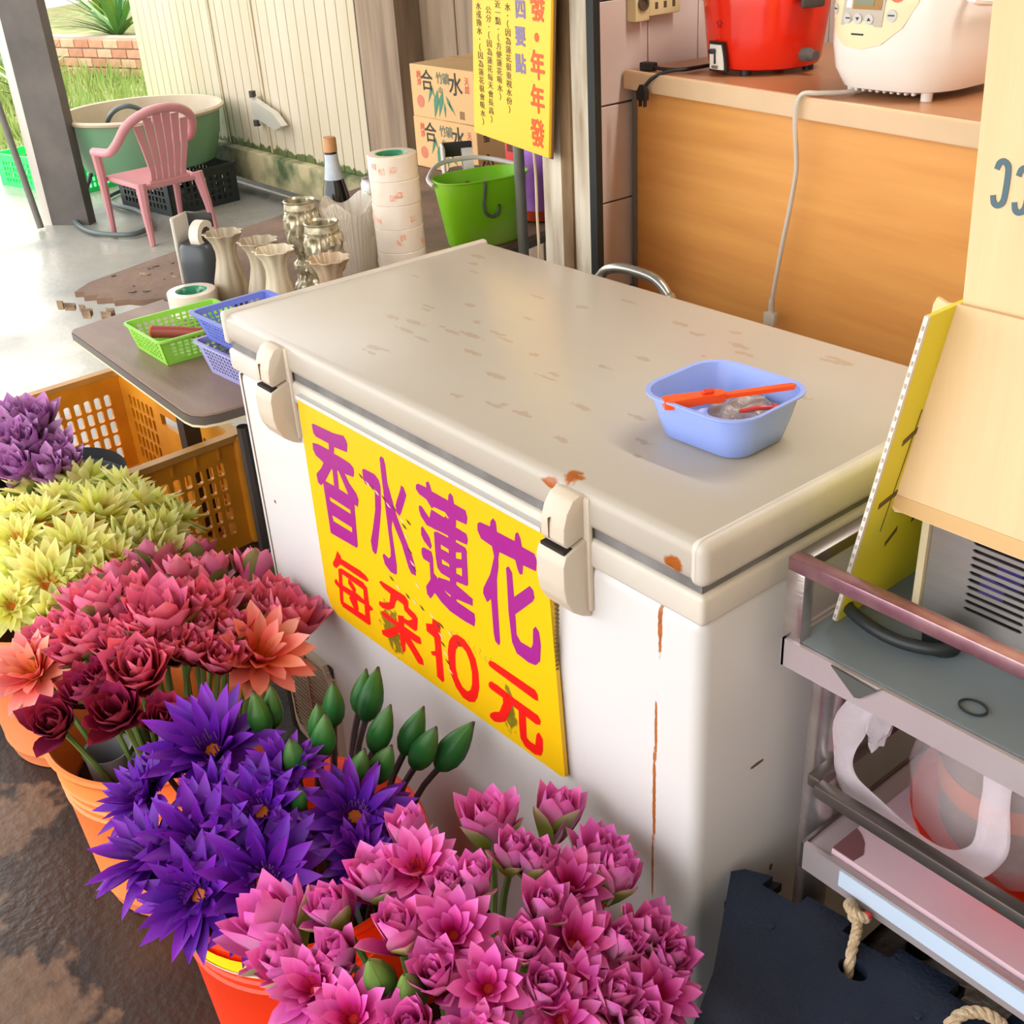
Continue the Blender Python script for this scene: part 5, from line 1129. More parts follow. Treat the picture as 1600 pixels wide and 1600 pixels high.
hk = part('hook', B().tube(catmull([MB_ @ Vector(p) for p in ((-.022, -.064, .158), (-.022, -.070, .15), (-.024, -.068, .125), (-.026, -.066, .105), (-.022, -.066, .085), (-.004, -.066, .075), (.010, -.067, .085), (.012, -.068, .10))], 5), .0036, 8), mat('hook_grey', (92, 98, 98), rough=.4, metal=.3), lb_)
# small wicker tray and label in front of it
wk = thing('wicker_tray', 'little beige wicker tray between the tape stack and the lime basket', 'tray', (-1.49, .775, TZ))
for k in range(9): part('cane', B().tube([(-1.53+k*.009, .735, TZ+.003), (-1.53+k*.009, .815, TZ+.003)], .0022, 6), mat('cane_beige', (206, 178, 132), rough=.7), wk)
part('rim', B().tube([(-1.535, .73, TZ+.006), (-1.45, .73, TZ+.006), (-1.45, .82, TZ+.006), (-1.535, .82, TZ+.006)], .004, 6, closed=True), MATS['cane_beige'], wk)
# purple bag in a red bottomed tub, red box
pu = thing('purple_bag', 'tall purple plastic bag standing in a red dish behind the grey pole', 'bag', (-1.60, 1.16, TZ))
part('film', B().lathe([(.045, .006), (.055, .012), (.062, .07), (.060, .13), (.056, .19), (.046, .225)], 32, (-1.60, 1.16, TZ), fn=lambda r, a, z: crumple(r, a, z, 9)), mat('purple_film', (170, 92, 206), rough=.3, var=.6, vs=12, col2=(206, 160, 230)), pu)
part('dish', B().lathe([(.045, 0), (.058, .004), (.064, .03), (.061, .03), (.055, .008), (.04, .005)], 32, (-1.60, 1.16, TZ)), mat('dish_red', (206, 78, 44), rough=.4), pu)
rx = thing('red_carton', 'small red printed box beside the purple bag', 'box', (-1.80, 1.28, TZ), .3)
part('box', B().box(-1.845, -1.77, 1.25, 1.30, TZ, TZ+.19, .001), mat('box_red', (226, 48, 44), rough=.5), rx)
part('print', B().box(-1.835, -1.80, 1.2488, 1.2500, TZ+.12, TZ+.16), mat('print_dark', (110, 20, 24), rough=.5), rx)
# cartons of bamboo water
M_ctn = mat('water_carton', (222, 180, 124), rough=.7, var=.4, vs=5, col2=(204, 158, 104))
M_k = mat('carton_black', (54, 52, 40), rough=.7); M_kr = mat('carton_red', (222, 110, 80), rough=.7); M_kg = mat('carton_green', (76, 134, 104), rough=.7)
def water_carton(z0, label, dx=0):
    x0, x1, y0, y1, h = -2.372+dx, -2.060+dx, 1.32, 1.62, .148
    t = thing('water_carton', label, 'carton', ((x0+x1)/2, (y0+y1)/2, z0), 0, 'cartons of bamboo water')
    part('box', B().box(x0, x1, y0, y1, z0, z0+h, .002, 1), M_ctn, t)
    part('top_seam', B().box(x0+.002, x1-.002, (y0+y1)/2-.01, (y0+y1)/2+.01, z0+h-.0005, z0+h+.0006), mat('carton_tape', (200, 160, 104), rough=.4), t)
    O = (x0, y0-.0006, z0)
    text_join('carton_lettering', [('合', .085, .108, .062), ('水', .225, .106, .066)], M_k, O, (1, 0, 0), (0, 0, 1), (0, -1, 0), t, .0006)
    text_join('small_lettering', [('竹', .148, .118, .034), ('礦', .180, .118, .034), ('山', .150, .085, .02)], mat('carton_grey', (120, 120, 100), rough=.7), O, (1, 0, 0), (0, 0, 1), (0, -1, 0), t, .0004)
    text_join('red_lettering', [('純', .045, .122, .022), ('淨', .045, .100, .022), ('天', .278, .118, .022), ('然', .278, .096, .022)], M_kr, O, (1, 0, 0), (0, 0, 1), (0, -1, 0), t, .0004)
    lv = B(); r_ = random.Random(4)
    for (a, b_, c, d, wd) in ((.11, .095, .085, .045, .012), (.135, .085, .112, .004, .026), (.16, .085, .135, .01, .022), (.175, .07, .20, .03, .012), (.165, .05, .165, .01, .010), (.185, .055, .215, .02, .007), (.10, .10, .12, .06, .010)):
        e = Vector((c-a, d-b_)); n = Vector((-e.y, e.x)).normalized()*wd*.5
        lv.plate([(a, b_), (a+e.x*.4+n.x, b_+e.y*.4+n.y), (c, d), (a+e.x*.4-n.x, b_+e.y*.4-n.y)], [], O, (1, 0, 0), (0, 0, 1), (0, -.0005, 0))
    part('bamboo_print', lv, M_kg, t, smooth=0)
    part('seal_print', B().lathe([(.018, 0), (.018, .0005)], 20, (x0+.045, y0-.0003, z0+.045), M=Matrix.Rotation(pi/2, 3, 'X')), mat('seal_brown', (206, 120, 96), rough=.7), t)
    for k in range(6): part('barcode_bar', B().box(x0+.236+k*.004, x0+.238+k*.004, y0-.0008, y0, z0+.012, z0+.034), mat('bar_brown', (150, 116, 82), rough=.7), t)
    # end face marks
    text_join('end_lettering', [('金', .035, .112, .026), ('♴', .035, .045, .05)], M_k, (x1+.0006, y0, z0), (0, 1, 0), (0, 0, 1), (1, 0, 0), t, .0004)
    for k in range(3): part('end_print_line', B().box(x1, x1+.0006, y0+.065, y0+.15, z0+.10+k*.012, z0+.102+k*.012), MATS['bar_brown'], t)
    return t
water_carton(TZ+.0005, 'lower carton of bamboo water with printed bamboo and black characters')
water_carton(TZ+.149, 'upper carton of bamboo water stacked on the other, dusty top', .004)

# ------------------------------------------------------------------ hanging yellow sign, pole, cable
po = thing('grey_pole', 'thin grey steel pole rising in front of the back table behind the yellow hanging sign', 'pole', (-1.425, .955, 0))
part('tube', B().lathe([(.0125, 0), (.0125, 2.49)], 16, (-1.425, .955, 0)), mat('pole_grey', (128, 126, 114), rough=.5, var=.6, vs=14, col2=(92, 92, 80)), po)
part('base_flange', B().lathe([(.035, 0), (.035, .006), (.013, .008)], 18, (-1.425, .955, 0)), MATS['pole_grey'], po)
part('clamp', B().tube([(-1.425, .955, .80), (-1.47, .985, .795)], .004, 6), MATS['pole_grey'], po)
hg = thing('hanging_sign', 'yellow hanging board with vertical red, purple and black characters', 'sign', (-1.2, .77, .98))
HO, HU = Vector((HANG_O[0], HANG_O[1], 0)), Vector(HANG_U); HN = HU.cross(Vector((0, 0, 1))).normalized()
part('board', B().plate(HANG_OUT, [], HO, HU, (0, 0, 1), -HN*.006), mat('hang_yellow', (250, 196, 44), rough=.4, var=.3, vs=3, col2=(248, 206, 84)), hg)
part('back_edge', B().plate([(a+(.003 if a > .2 else -.001), b_-.003) for a, b_ in HANG_OUT], [], HO-HN*.0062, HU, (0, 0, 1), -HN*.003), mat('hang_brown', (120, 84, 50), rough=.6), hg)
for key, cc, off in (('red', (236, 84, 24), .0014), ('purple', (128, 112, 150), .0014), ('black', (88, 70, 40), .0)):
    text_join(key+'_lettering' if key != 'black' else 'black_lettering', HANG[key], mat('hang_ink_'+key, cc, rough=.5), HO+HN*.0004, HU, (0, 0, 1), HN, hg, off, .0004, {'red': 1.0, 'purple': 1.15, 'black': 1.55}[key])
solo('hanging_cable', B().tube(catmull([(-1.13, .752, 1.05), (-1.128, .752, .98), (-1.135, .76, .92), (-1.118, .745, .86), (-1.105, .735, .80), (-1.112, .74, .74), (-1.10, .735, .66), (-1.10, .735, .4)], 6), .0028, 7), mat('cable_beige', (214, 192, 160), rough=.5), 'thin beige cable hanging below the yellow sign beside the pillar', 'cable', base=(-1.1, .735, .4))
# ------------------------------------------------------------------ outside: post, rod, tub, crates, chair, hose
M_post = mat('concrete_post', (104, 96, 90), rough=.8, var=.8, vs=5, col2=(76, 72, 68), bump=.2, bs=40)
add_spots(M_post, [(0, 0, .05, .4, .4, .13)], (52, 54, 52), 16, .6)
pa, pb_ = Vector((-5.55, 1.138, 0)), Vector((-5.375, 1.278, 0))
pu_ = (pb_-pa).normalized(); pn_ = Vector((-pu_.y, pu_.x, 0))
q = [pa, pa+pu_*.215, pa+pu_*.215+pn_*.07, pa+pn_*.07]
ps = struct('trim_11', B().loft([[Vector((p.x, p.y, z)) for p in q] for z in (0, 2.5)]), M_post, smooth=0, label='grey concrete post at the edge of the stall')
part('lit_edge_strip', B().loft([[Vector((p.x, p.y, z)) for p in (pa-pu_*.045, pa, pa+pn_*.07, pa-pu_*.045+pn_*.07)] for z in (0, 2.5)]), mat('post_lit', (214, 204, 192), rough=.6), ps)  # pale tone paints in the light on the post's narrow face
solo('leaning_rod', B().tube([(-5.49, 1.06, 0.012), (-5.60, 1.04, .6), (-5.71, 1.03, 1.3)], .017, 10), mat('rod_grey', (112, 106, 98), rough=.6, var=.5, vs=8), 'thin grey metal rod leaning beside the concrete post', 'rod', base=(-5.49, 1.06, 0))

tb_ = thing('water_tub', 'large round green plastic tub with cream rim beside the cold room', 'tub', (-5.5, 1.72, .20))
TC = (-5.52, 1.73, 0)
part('shell', B().lathe([(.30, .215), (.345, .23), (.385, .36), (.40, .47), (.402, .475)], 56, TC, cap='b'), mat('tub_green', (110, 152, 112), rough=.45, var=.5, vs=4, col2=(84, 122, 96)), tb_)
part('inner_wall', B().lathe([(.402, .474), (.425, .482), (.43, .494), (.42, .504), (.405, .50), (.385, .44), (.345, .30), (.30, .25)], 56, TC, cap=False), mat('tub_inside', (196, 178, 150), rough=.5, var=.5, vs=5), tb_)
part('water', B().lathe([(.34, .30), (.34, .301)], 40, TC), mat('tub_water', (70, 84, 74), rough=.05), tb_)
def slot_crate(name, label, c, w, d, h, rz, m, nx, ny, nz, group=None, t_=.008):
    t = thing(name, label, 'crate', c, rz, group); M = Matrix.Translation(c) @ Matrix.Rotation(rz, 4, 'Z')
    for (sx, sy, L, n) in ((0, -1, w, nx), (0, 1, w, nx), (-1, 0, d, ny), (1, 0, d, ny)):
        ho = []
        for i in range(n):
            for j in range(nz):
                a0 = L*(.08+.84*(i+.2)/n); a1 = L*(.08+.84*(i+.8)/n); b0 = h*(.12+.68*(j+.15)/nz); b1 = h*(.12+.68*(j+.85)/nz)
                ho.append([(a0, b0), (a1, b0), (a1, b1), (a0, b1)])
        nrm = Vector((sx, sy, 0)); tan = Vector((1, 0, 0)) if sx == 0 else Vector((0, 1, 0)); half = (d if sx == 0 else w)/2
        b = B().plate([(0, 0), (L, 0), (L, h), (0, h)], ho, tan*(-L/2)+nrm*(half-t_), tan, (0, 0, 1), nrm*t_)
        for v in b.bm.verts: v.co = M @ v.co
        part('side', b, m, t, smooth=0)
    part('bottom', B().box(-w/2+t_, w/2-t_, -d/2+t_, d/2-t_, 0, .008, 0, 1, M), m, t)
    ro, ri = rrect(w+.02, d+.02, .015, 3), rrect(w-.004, d-.004, .01, 3)
    b = B().plate(ro, [ri], (0, 0, h-.012), (1, 0, 0), (0, 1, 0), (0, 0, .014))
    for v in b.bm.verts: v.co = M @ v.co
    part('rim', b, m, t)
    return t
slot_crate('plastic_crate', 'black slotted plastic crate holding up the green tub', (-5.45, 1.82, 0), .52, .42, .205, .12, mat('crate_black', (42, 48, 44), rough=.5), 12, 10, 4)
slot_crate('plastic_crate', 'bright green slotted plastic tray crate behind the concrete post', (-6.52, 1.62, 0), .74, .50, .19, .25, mat('crate_green', (44, 214, 104), rough=.4), 20, 14, 4)
# pink garden armchair
M_pk = mat('pink_plastic', (196, 132, 134), rough=.45, var=.25, vs=6)
ac = thing('garden_chair', 'pink plastic garden armchair with slatted back on the wet floor', 'chair', (-4.92, 1.50, 0), R(185))
S = .71
MC = Matrix.Translation((-4.92, 1.49, 0)) @ Matrix.Rotation(R(185), 4, 'Z') @ Matrix.Scale(S, 4)
def cp_(l): return [MC @ Vector(p) for p in l]
for sy in (-1, 1):
    part('leg', B().tube(cp_([(.25, sy*.265, 0), (.235, sy*.27, .22), (.225, sy*.275, .40), (.215, sy*.285, .575)]), [.019*S, .026*S, .032*S, .034*S], 8), M_pk, ac)
    part('leg', B().tube(cp_([(-.265, sy*.245, 0), (-.235, sy*.235, .20), (-.205, sy*.215, .40)]), [.020*S, .030*S, .040*S], 8), M_pk, ac)
# seat: dished slab
sv = []
for (a, b_, z) in ((.24, .235, .405), (.24, -.235, .405), (-.20, -.21, .385), (-.20, .21, .385)): sv.append((a, b_, z))
sb2 = B(); nx_, ny_ = 8, 8
for off in (0, -.025):
    g_ = [[sb2.bm.verts.new(MC @ Vector((.24-.45*i/nx_, (-.235+.47*j/ny_)*(1-.1*i/nx_), .405-.02*i/nx_-.022*sin(pi*j/ny_)*sin(pi*i/nx_)+off))) for j in range(ny_+1)] for i in range(nx_+1)]
    for i in range(nx_):
        for j in range(ny_): sb2.bm.faces.new((g_[i][j], g_[i][j+1], g_[i+1][j+1], g_[i+1][j]))
part('seat', sb2, M_pk, ac)
part('seat_apron', B().tube(cp_([(.24, .235, .39), (-.21, .212, .37), (-.21, -.212, .37), (.24, -.235, .39)]), .018*S, 8, closed=True), M_pk, ac)
# top arch running into the arms
arch = catmull(cp_([(.24, -.285, .575), (.12, -.295, .585), (-.02, -.295, .60), (-.13, -.28, .67), (-.215, -.235, .775), (-.265, -.13, .84), (-.28, 0, .86), (-.265, .13, .84), (-.215, .235, .775), (-.13, .28, .67), (-.02, .295, .60), (.12, .295, .585), (.24, .285, .575)]), 5)
part('arm_and_top_rail', B().tube(arch, .030*S, 10), M_pk, ac)
for k in range(6):
    f = -1+2*k/5.0; top_y, bot_y = f*.17, f*.115
    zt = .835-.055*f*f*1.2
    b = B()
    pts = [(-.195, bot_y, .375), (-.215, bot_y*1.0, .46), (-.235, (bot_y+top_y)/2, .60), (-.262+.03*f*f, top_y, zt)]
    wd = [.018, .018, .022, .029]
    rings = []
    for p, w_ in zip(pts, wd): rings.append([MC @ Vector((p[0]+dx, p[1]+dy*w_, p[2])) for dx, dy in ((-.008, -1), (.008, -1), (.008, 1), (-.008, 1))])
    part('back_slat', b.loft(rings), M_pk, ac)
part('back_base', B().tube(cp_([(-.2, -.15, .39), (-.205, 0, .385), (-.2, .15, .39)]), .02*S, 8), M_pk, ac)
# hose
hp = [(-5.40, 1.66, .40), (-5.42, 1.70, .49), (-5.38, 1.60, .545), (-5.47, 1.54, .50), (-5.58, 1.52, .38), (-5.70, 1.47, .22), (-5.72, 1.40, .09), (-5.64, 1.31, .022), (-5.42, 1.22, .02), (-5.142, 1.205, .02), (-4.95, 1.30, .02), (-4.97, 1.41, .02), (-5.13, 1.50, .02), (-5.38, 1.545, .02), (-5.62, 1.52, .02), (-5.86, 1.58, .02), (-6.05, 1.9, .02)]
solo('garden_hose', B().tube(catmull(hp, 7), .0125, 9), mat('hose_dark', (84, 94, 92), rough=.4), 'dark grey garden hose looping from the green tub onto the wet floor', 'hose', base=(-5.3, 1.4, 0))

# ------------------------------------------------------------------ garden beyond
wa, wb = Vector((-12.3, 3.22, 0)), Vector((-9.6, 4.16, 0)); wu = (wb-wa).normalized(); wn = Vector((-wu.y, wu.x, 0))
bwall = struct('wall_left_1', B().loft([[Vector((p.x, p.y, z)) for p in (wa+wn*.03, wb+wn*.03, wb+wn*.2, wa+wn*.2)] for z in (-.05, .345)]), mat('mortar', (176, 156, 136), rough=.9), smooth=0, label='low brick retaining wall in the garden')
M_bk = [mat('brick_%d' % k, c, rough=.9, var=.5, vs=14) for k, c in enumerate(((206, 150, 118), (192, 134, 104), (214, 172, 138)))]
bm_ = []
for k in range(3):
    bm_.append(B().box(0, .195, 0, .09, 0, .075, .005, 1).mesh('brick', M_bk[k], 30))
ang = math.atan2(wu.y, wu.x)
for row in range(4):
    x = -.1 if row % 2 else 0; k = 0
    while x < 2.75:
        o = link('brick', bm_[(k*2+row) % 3], bwall); p = wa+wu*x; o.location = (p.x, p.y, -.01+row*.087); o.rotation_euler = (0, 0, ang)
        x += .207; k += 1
struct('trim_12', B().loft([[Vector((p.x, p.y, z)) for p in (wa+wn*.2-wu*2, wb+wn*.2+wu*2, wb+wn*7+wu*4, wa+wn*7-wu*4)] for z in (-.05, .33)]), M_ground, smooth=0, label='raised planting bed')
M_lf = [mat('leaf_%d' % k, c, rough=.45, var=.3, vs=8) for k, c in enumerate(((92, 142, 60), (76, 124, 66), (130, 160, 70)))]
def leaf_mesh(L, wd, bend, m):
    b = B(); n = 5; prev = None
    for i in range(n+1):
        f = i/n; w_ = wd*(1-f**2)*(.6+.4*min(1, f*4))+.001; x = L*f*cos(bend*f); z = L*f*sin(1.0)*1.0-bend*L*f*f*.6
        x = L*(f-.15*f*f); z = -bend*L*f*f
        r_ = [b.bm.verts.new((x, -w_/2, z+.15*w_)), b.bm.verts.new((x, 0, z)), b.bm.verts.new((x, w_/2, z+.15*w_))]
        if prev: b.bm.faces.new((prev[0], prev[1], r_[1], r_[0])); b.bm.faces.new((prev[1], prev[2], r_[2], r_[1]))
        prev = r_
    return b.mesh('leaf', m, 60)
LM = [leaf_mesh(.8, .065, .25, M_lf[0]), leaf_mesh(.8, .06, .1, M_lf[1]), leaf_mesh(.8, .05, .45, M_lf[2])]
def yucca(loc, s, n, label, seed):
    r_ = random.Random(seed); t = thing('spiky_plant', label, 'plant', loc, 0, 'spiky plants in the garden')
    part('stem', B().lathe([(.05*s, 0), (.04*s, .07*s)], 8, loc), mat('stem_brown', (120, 104, 70), rough=.9), t)
    for k in range(n):
        o = link('leaf', LM[k % 3], t); a = k*2.4; el = R(r_.uniform(25, 85))
        o.location = (0, 0, .05*s); o.rotation_euler = (0, -el, a); o.scale = (s*r_.uniform(.7, 1.1),)*3
    return t
yucca((-11.3, 3.95, .24), 1.15, 44, 'spiky green plant on the bed above the low brick wall', 1)
yucca((-10.0, 2.55, -.02), .85, 36, 'spiky yellow green plant in the grass below the brick wall', 2)
yucca((-9.4, 1.55, -.02), .8, 30, 'spiky green plant in the grass beside the concrete post', 3)
yucca((-12.6, 4.3, .33), .9, 30, 'smaller spiky green plant further along the raised bed', 4)
yucca((-10.6, 1.6, -.02), .9, 30, 'loose spiky plant in the grass behind the leaning rod', 5)
# grass: nobody could count it
gb_ = bmesh.new(); r_ = random.Random(12)
for k in range(9000):
    x, y = r_.uniform(-13.5, -7.7), r_.uniform(.4, 4.6)
    if (Vector((x, y, 0))-wa).dot(wn) > -.02 and x > -12.6: continue
    h = r_.uniform(.05, .26)*(1.0 if x < -8.2 else .6); a = r_.uniform(0, 6.28); wd = r_.uniform(.006, .016)
    p = Vector((x, y, -.03)); d = Vector((cos(a), sin(a), 0)); tip = p+Vector((r_.uniform(-.08, .08), r_.uniform(-.08, .08), h))
    gb_.faces.new((gb_.verts.new(p-d*wd), gb_.verts.new(p+d*wd), gb_.verts.new(tip)))
me = bpy.data.meshes.new('grass'); gb_.to_mesh(me); gb_.free()
me.materials.append(mat('grass_green', (112, 142, 62), rough=.8, var=.9, vs=3, col2=(164, 170, 96)))
o = link('grass', me); tag(o, 'long bright grass growing beyond the stall', 'grass', kind='stuff')
# pale building beyond the garden
hb = struct('wall_back_3', B().loft([[Vector((p.x, p.y, z)) for p in (wa+wn*3.5-wu*6, wb+wn*3.5+wu*5, wb+wn*3.8+wu*5, wa+wn*3.8-wu*6)] for z in (0, 4)]), mat('pale_pink_wall', (240, 220, 208), rough=.8, var=.3, vs=2), smooth=0, label='pale pink building wall beyond the garden')
# ------------------------------------------------------------------ big yellow crate
M_oc = mat('orange_crate', (226, 150, 30), rough=.45, var=.8, vs=6, col2=(176, 104, 26), thr=(.35, .75))
oc = thing('slotted_crate', 'large orange yellow slotted plastic crate half under the table', 'crate', (-2.1, -.05, 0), .045)
cx0, cx1, cy0, cy1, ch = -2.43, -1.775, -.42, .31, .302
MO = Matrix.Translation((-2.1, -.05, 0)) @ Matrix.Rotation(.045, 4, 'Z') @ Matrix.Translation((2.1, .05, 0))
def slots(a0, a1, b0, b1, n, k, wf=.6, hf=.84):
    o = []
    for i in range(n):
        for j in range(k):
            ca = a0+(a1-a0)*(i+.5)/n; cb_ = b0+(b1-b0)*(j+.5)/k; w_ = (a1-a0)/n*wf/2; h_ = (b1-b0)/k*hf/2
            o.append([(ca-w_, cb_-h_*.8), (ca-w_*.5, cb_-h_), (ca+w_*.5, cb_-h_), (ca+w_, cb_-h_*.8), (ca+w_, cb_+h_*.8), (ca+w_*.5, cb_+h_), (ca-w_*.5, cb_+h_), (ca-w_, cb_+h_*.8)])
    return o
def crate_side(O, U, L, nrm):
    ho = slots(.045, .045+L*.24, .04, .245, 6, 5)+slots(L-.045-L*.24, L-.045, .04, .245, 6, 5)
    ho.append([(L*.37, .205), (L*.63, .205), (L*.63, .238), (L*.37, .238)])
    ho += slots(L*.345, L*.655, .04, .09, 9, 1)
    b = B().plate([(0, 0), (L, 0), (L, ch), (0, ch)], ho, O, U, (0, 0, 1), Vector(nrm)*-.012)
    for v in b.bm.verts: v.co = MO @ v.co
    part('side', b, M_oc, oc, smooth=0)
    n_ = 12
    for k in range(n_+1):
        a = L*k/n_; p = Vector(O)+Vector(U)*a; bb = B().box(-.003, .003, -.003, .003, .255, ch-.004, 0, 1)
        for v in bb.bm.verts: v.co = MO @ (v.co+Vector((p.x, p.y, 0))+Vector(nrm)*.004)
        part('rib', bb, M_oc, oc)
crate_side((cx1, cy0, 0), (0, 1, 0), cy1-cy0, (1, 0, 0)); crate_side((cx0, cy0, 0), (0, 1, 0), cy1-cy0, (-1, 0, 0))
crate_side((cx0, cy1, 0), (1, 0, 0), cx1-cx0, (0, 1, 0)); crate_side((cx0, cy0, 0), (1, 0, 0), cx1-cx0, (0, -1, 0))
for (x, y) in ((cx0, cy0), (cx1, cy0), (cx1, cy1), (cx0, cy1)):
    part('corner_post', B().box(x-.016, x+.016, y-.016, y+.016, 0, ch, .010, 3, MO), M_oc, oc)
ro = [((cx0+cx1)/2+x, (cy0+cy1)/2+y) for x, y in rrect(cx1-cx0+.028, cy1-cy0+.028, .03, 5)]; ri = [((cx0+cx1)/2+x, (cy0+cy1)/2+y) for x, y in rrect(cx1-cx0-.026, cy1-cy0-.026, .02, 5)]
b = B().plate(ro, [ri], (0, 0, ch-.012), (1, 0, 0), (0, 1, 0), (0, 0, .016))
for v in b.bm.verts: v.co = MO @ v.co
part('rim', b, mat('crate_rim', (206, 150, 70), rough=.5, var=.6, vs=10, col2=(170, 120, 60)), oc)
part('bottom', B().box(cx0+.01, cx1-.01, cy0+.01, cy1-.01, .004, .012, 0, 1, MO), M_oc, oc)

# ------------------------------------------------------------------ buckets
M_terra = mat('terracotta_plastic', (236, 124, 66), rough=.45, var=.45, vs=5, col2=(222, 142, 100), bump=.03, bs=40)
M_redb = mat('scarlet_plastic', (250, 60, 16), rough=.35, var=.2, vs=6)
M_blk = mat('black_bucket', (40, 40, 44), rough=.5)
M_water = mat('bucket_water', (26, 26, 26), rough=.06)
def bucket(x, y, label, m, r=.172, rb=.150, h=.316):
    t = thing('flower_bucket', label, 'bucket', (x, y, 0)); k = (r-rb)/h
    prof = [(rb-.012, 0), (rb-.004, .004), (rb+k*.03, .03), (rb+k*.034+.002, .034), (rb+k*.05, .038)]
    for q in (.225, .243, .261): prof += [(rb+k*q-.0005, q-.004), (rb+k*q+.0025, q), (rb+k*q-.0005, q+.004)]
    prof += [(r-.003, h-.018), (r+.004, h-.014), (r+.008, h-.006), (r+.006, h), (r+.001, h+.001), (r-.003, h-.004), (rb-.004+k*.2, .20), (rb-.012, .012)]
    part('wall', B().lathe(prof, 64, (x, y, 0)), m, t)
    part('water', B().lathe([(rb+k*.2-.010, .20), (rb+k*.2-.010, .201)], 40, (x, y, 0)), M_water, t)
    return t
CENT = dict(yellow=(-1.38, -.28), purple=(-1.97, -.06), pink=(-.89, -.278), violet=(-.478, -.262), magenta=(-.105, -.262))
bucket(*CENT['yellow'], 'faded orange bucket full of yellow water lilies', M_terra)
bucket(*CENT['pink'], 'orange bucket full of pink water lilies with ringed wall', mat('orange_plastic_b', (244, 122, 48), rough=.4, var=.4, vs=5, col2=(232, 146, 96), bump=.03, bs=40))
rbk = bucket(*CENT['violet'], 'scarlet bucket with a yellow sticker full of violet water lilies', M_redb)
bucket(*CENT['magenta'], 'scarlet bucket hidden under the magenta and white water lilies', M_redb, .150, .128)
bucket(*CENT['purple'], 'black bucket inside the orange crate holding pale purple water lilies', M_blk, .15, .13, .235)
# sticker on the scarlet bucket
def sticker(a0, a1, z0, z1, m, off):
    b = B(); n = 10
    lo = [Vector((CENT['violet'][0]+(.150+.022*z0/.316+off)*cos(a0+(a1-a0)*i/n), CENT['violet'][1]+(.150+.022*z0/.316+off)*sin(a0+(a1-a0)*i/n), z0)) for i in range(n+1)]
    hi = [Vector((CENT['violet'][0]+(.150+.022*z1/.316+off+.0015)*cos(a0+(a1-a0)*i/n), CENT['violet'][1]+(.150+.022*z1/.316+off+.0015)*sin(a0+(a1-a0)*i/n), z1)) for i in range(n+1)]
    L_ = [b.bm.verts.new(p) for p in lo]; H_ = [b.bm.verts.new(p) for p in hi]
    for i in range(n): b.bm.faces.new((L_[i], L_[i+1], H_[i+1], H_[i]))
    return b
sk = part('sticker', sticker(-1.75, -.55, .262, .292, mat('sticker_yellow', (246, 214, 20), rough=.4), .0045), mat('sticker_yellow', (246, 214, 20), rough=.4), rbk)
part('sticker_green_band', sticker(-1.50, -1.36, .262, .292, None, .0050), mat('sticker_green', (40, 150, 70), rough=.4), sk)
part('sticker_white_edge', sticker(-1.34, -.60, .262, .268, None, .0050), mat('sticker_white', (240, 236, 220), rough=.4), sk)
# grey inner pots of the pink bucket
for k, (x, y) in enumerate(((-.802, -.330), (-.874, -.374))):
    t = thing('inner_pot', ('grey plastic sleeve pot inside the pink lily bucket, the one at the front rim', 'grey plastic sleeve pot inside the pink lily bucket, the one beside the dark lilies')[k], 'pot', (x, y, .15))
    part('sleeve', B().lathe([(.028, .19), (.036, .30), (.038, .302), (.034, .30), (.026, .195)], 24, (x, y, 0)), mat('sleeve_grey', (120, 116, 118), rough=.4), t)

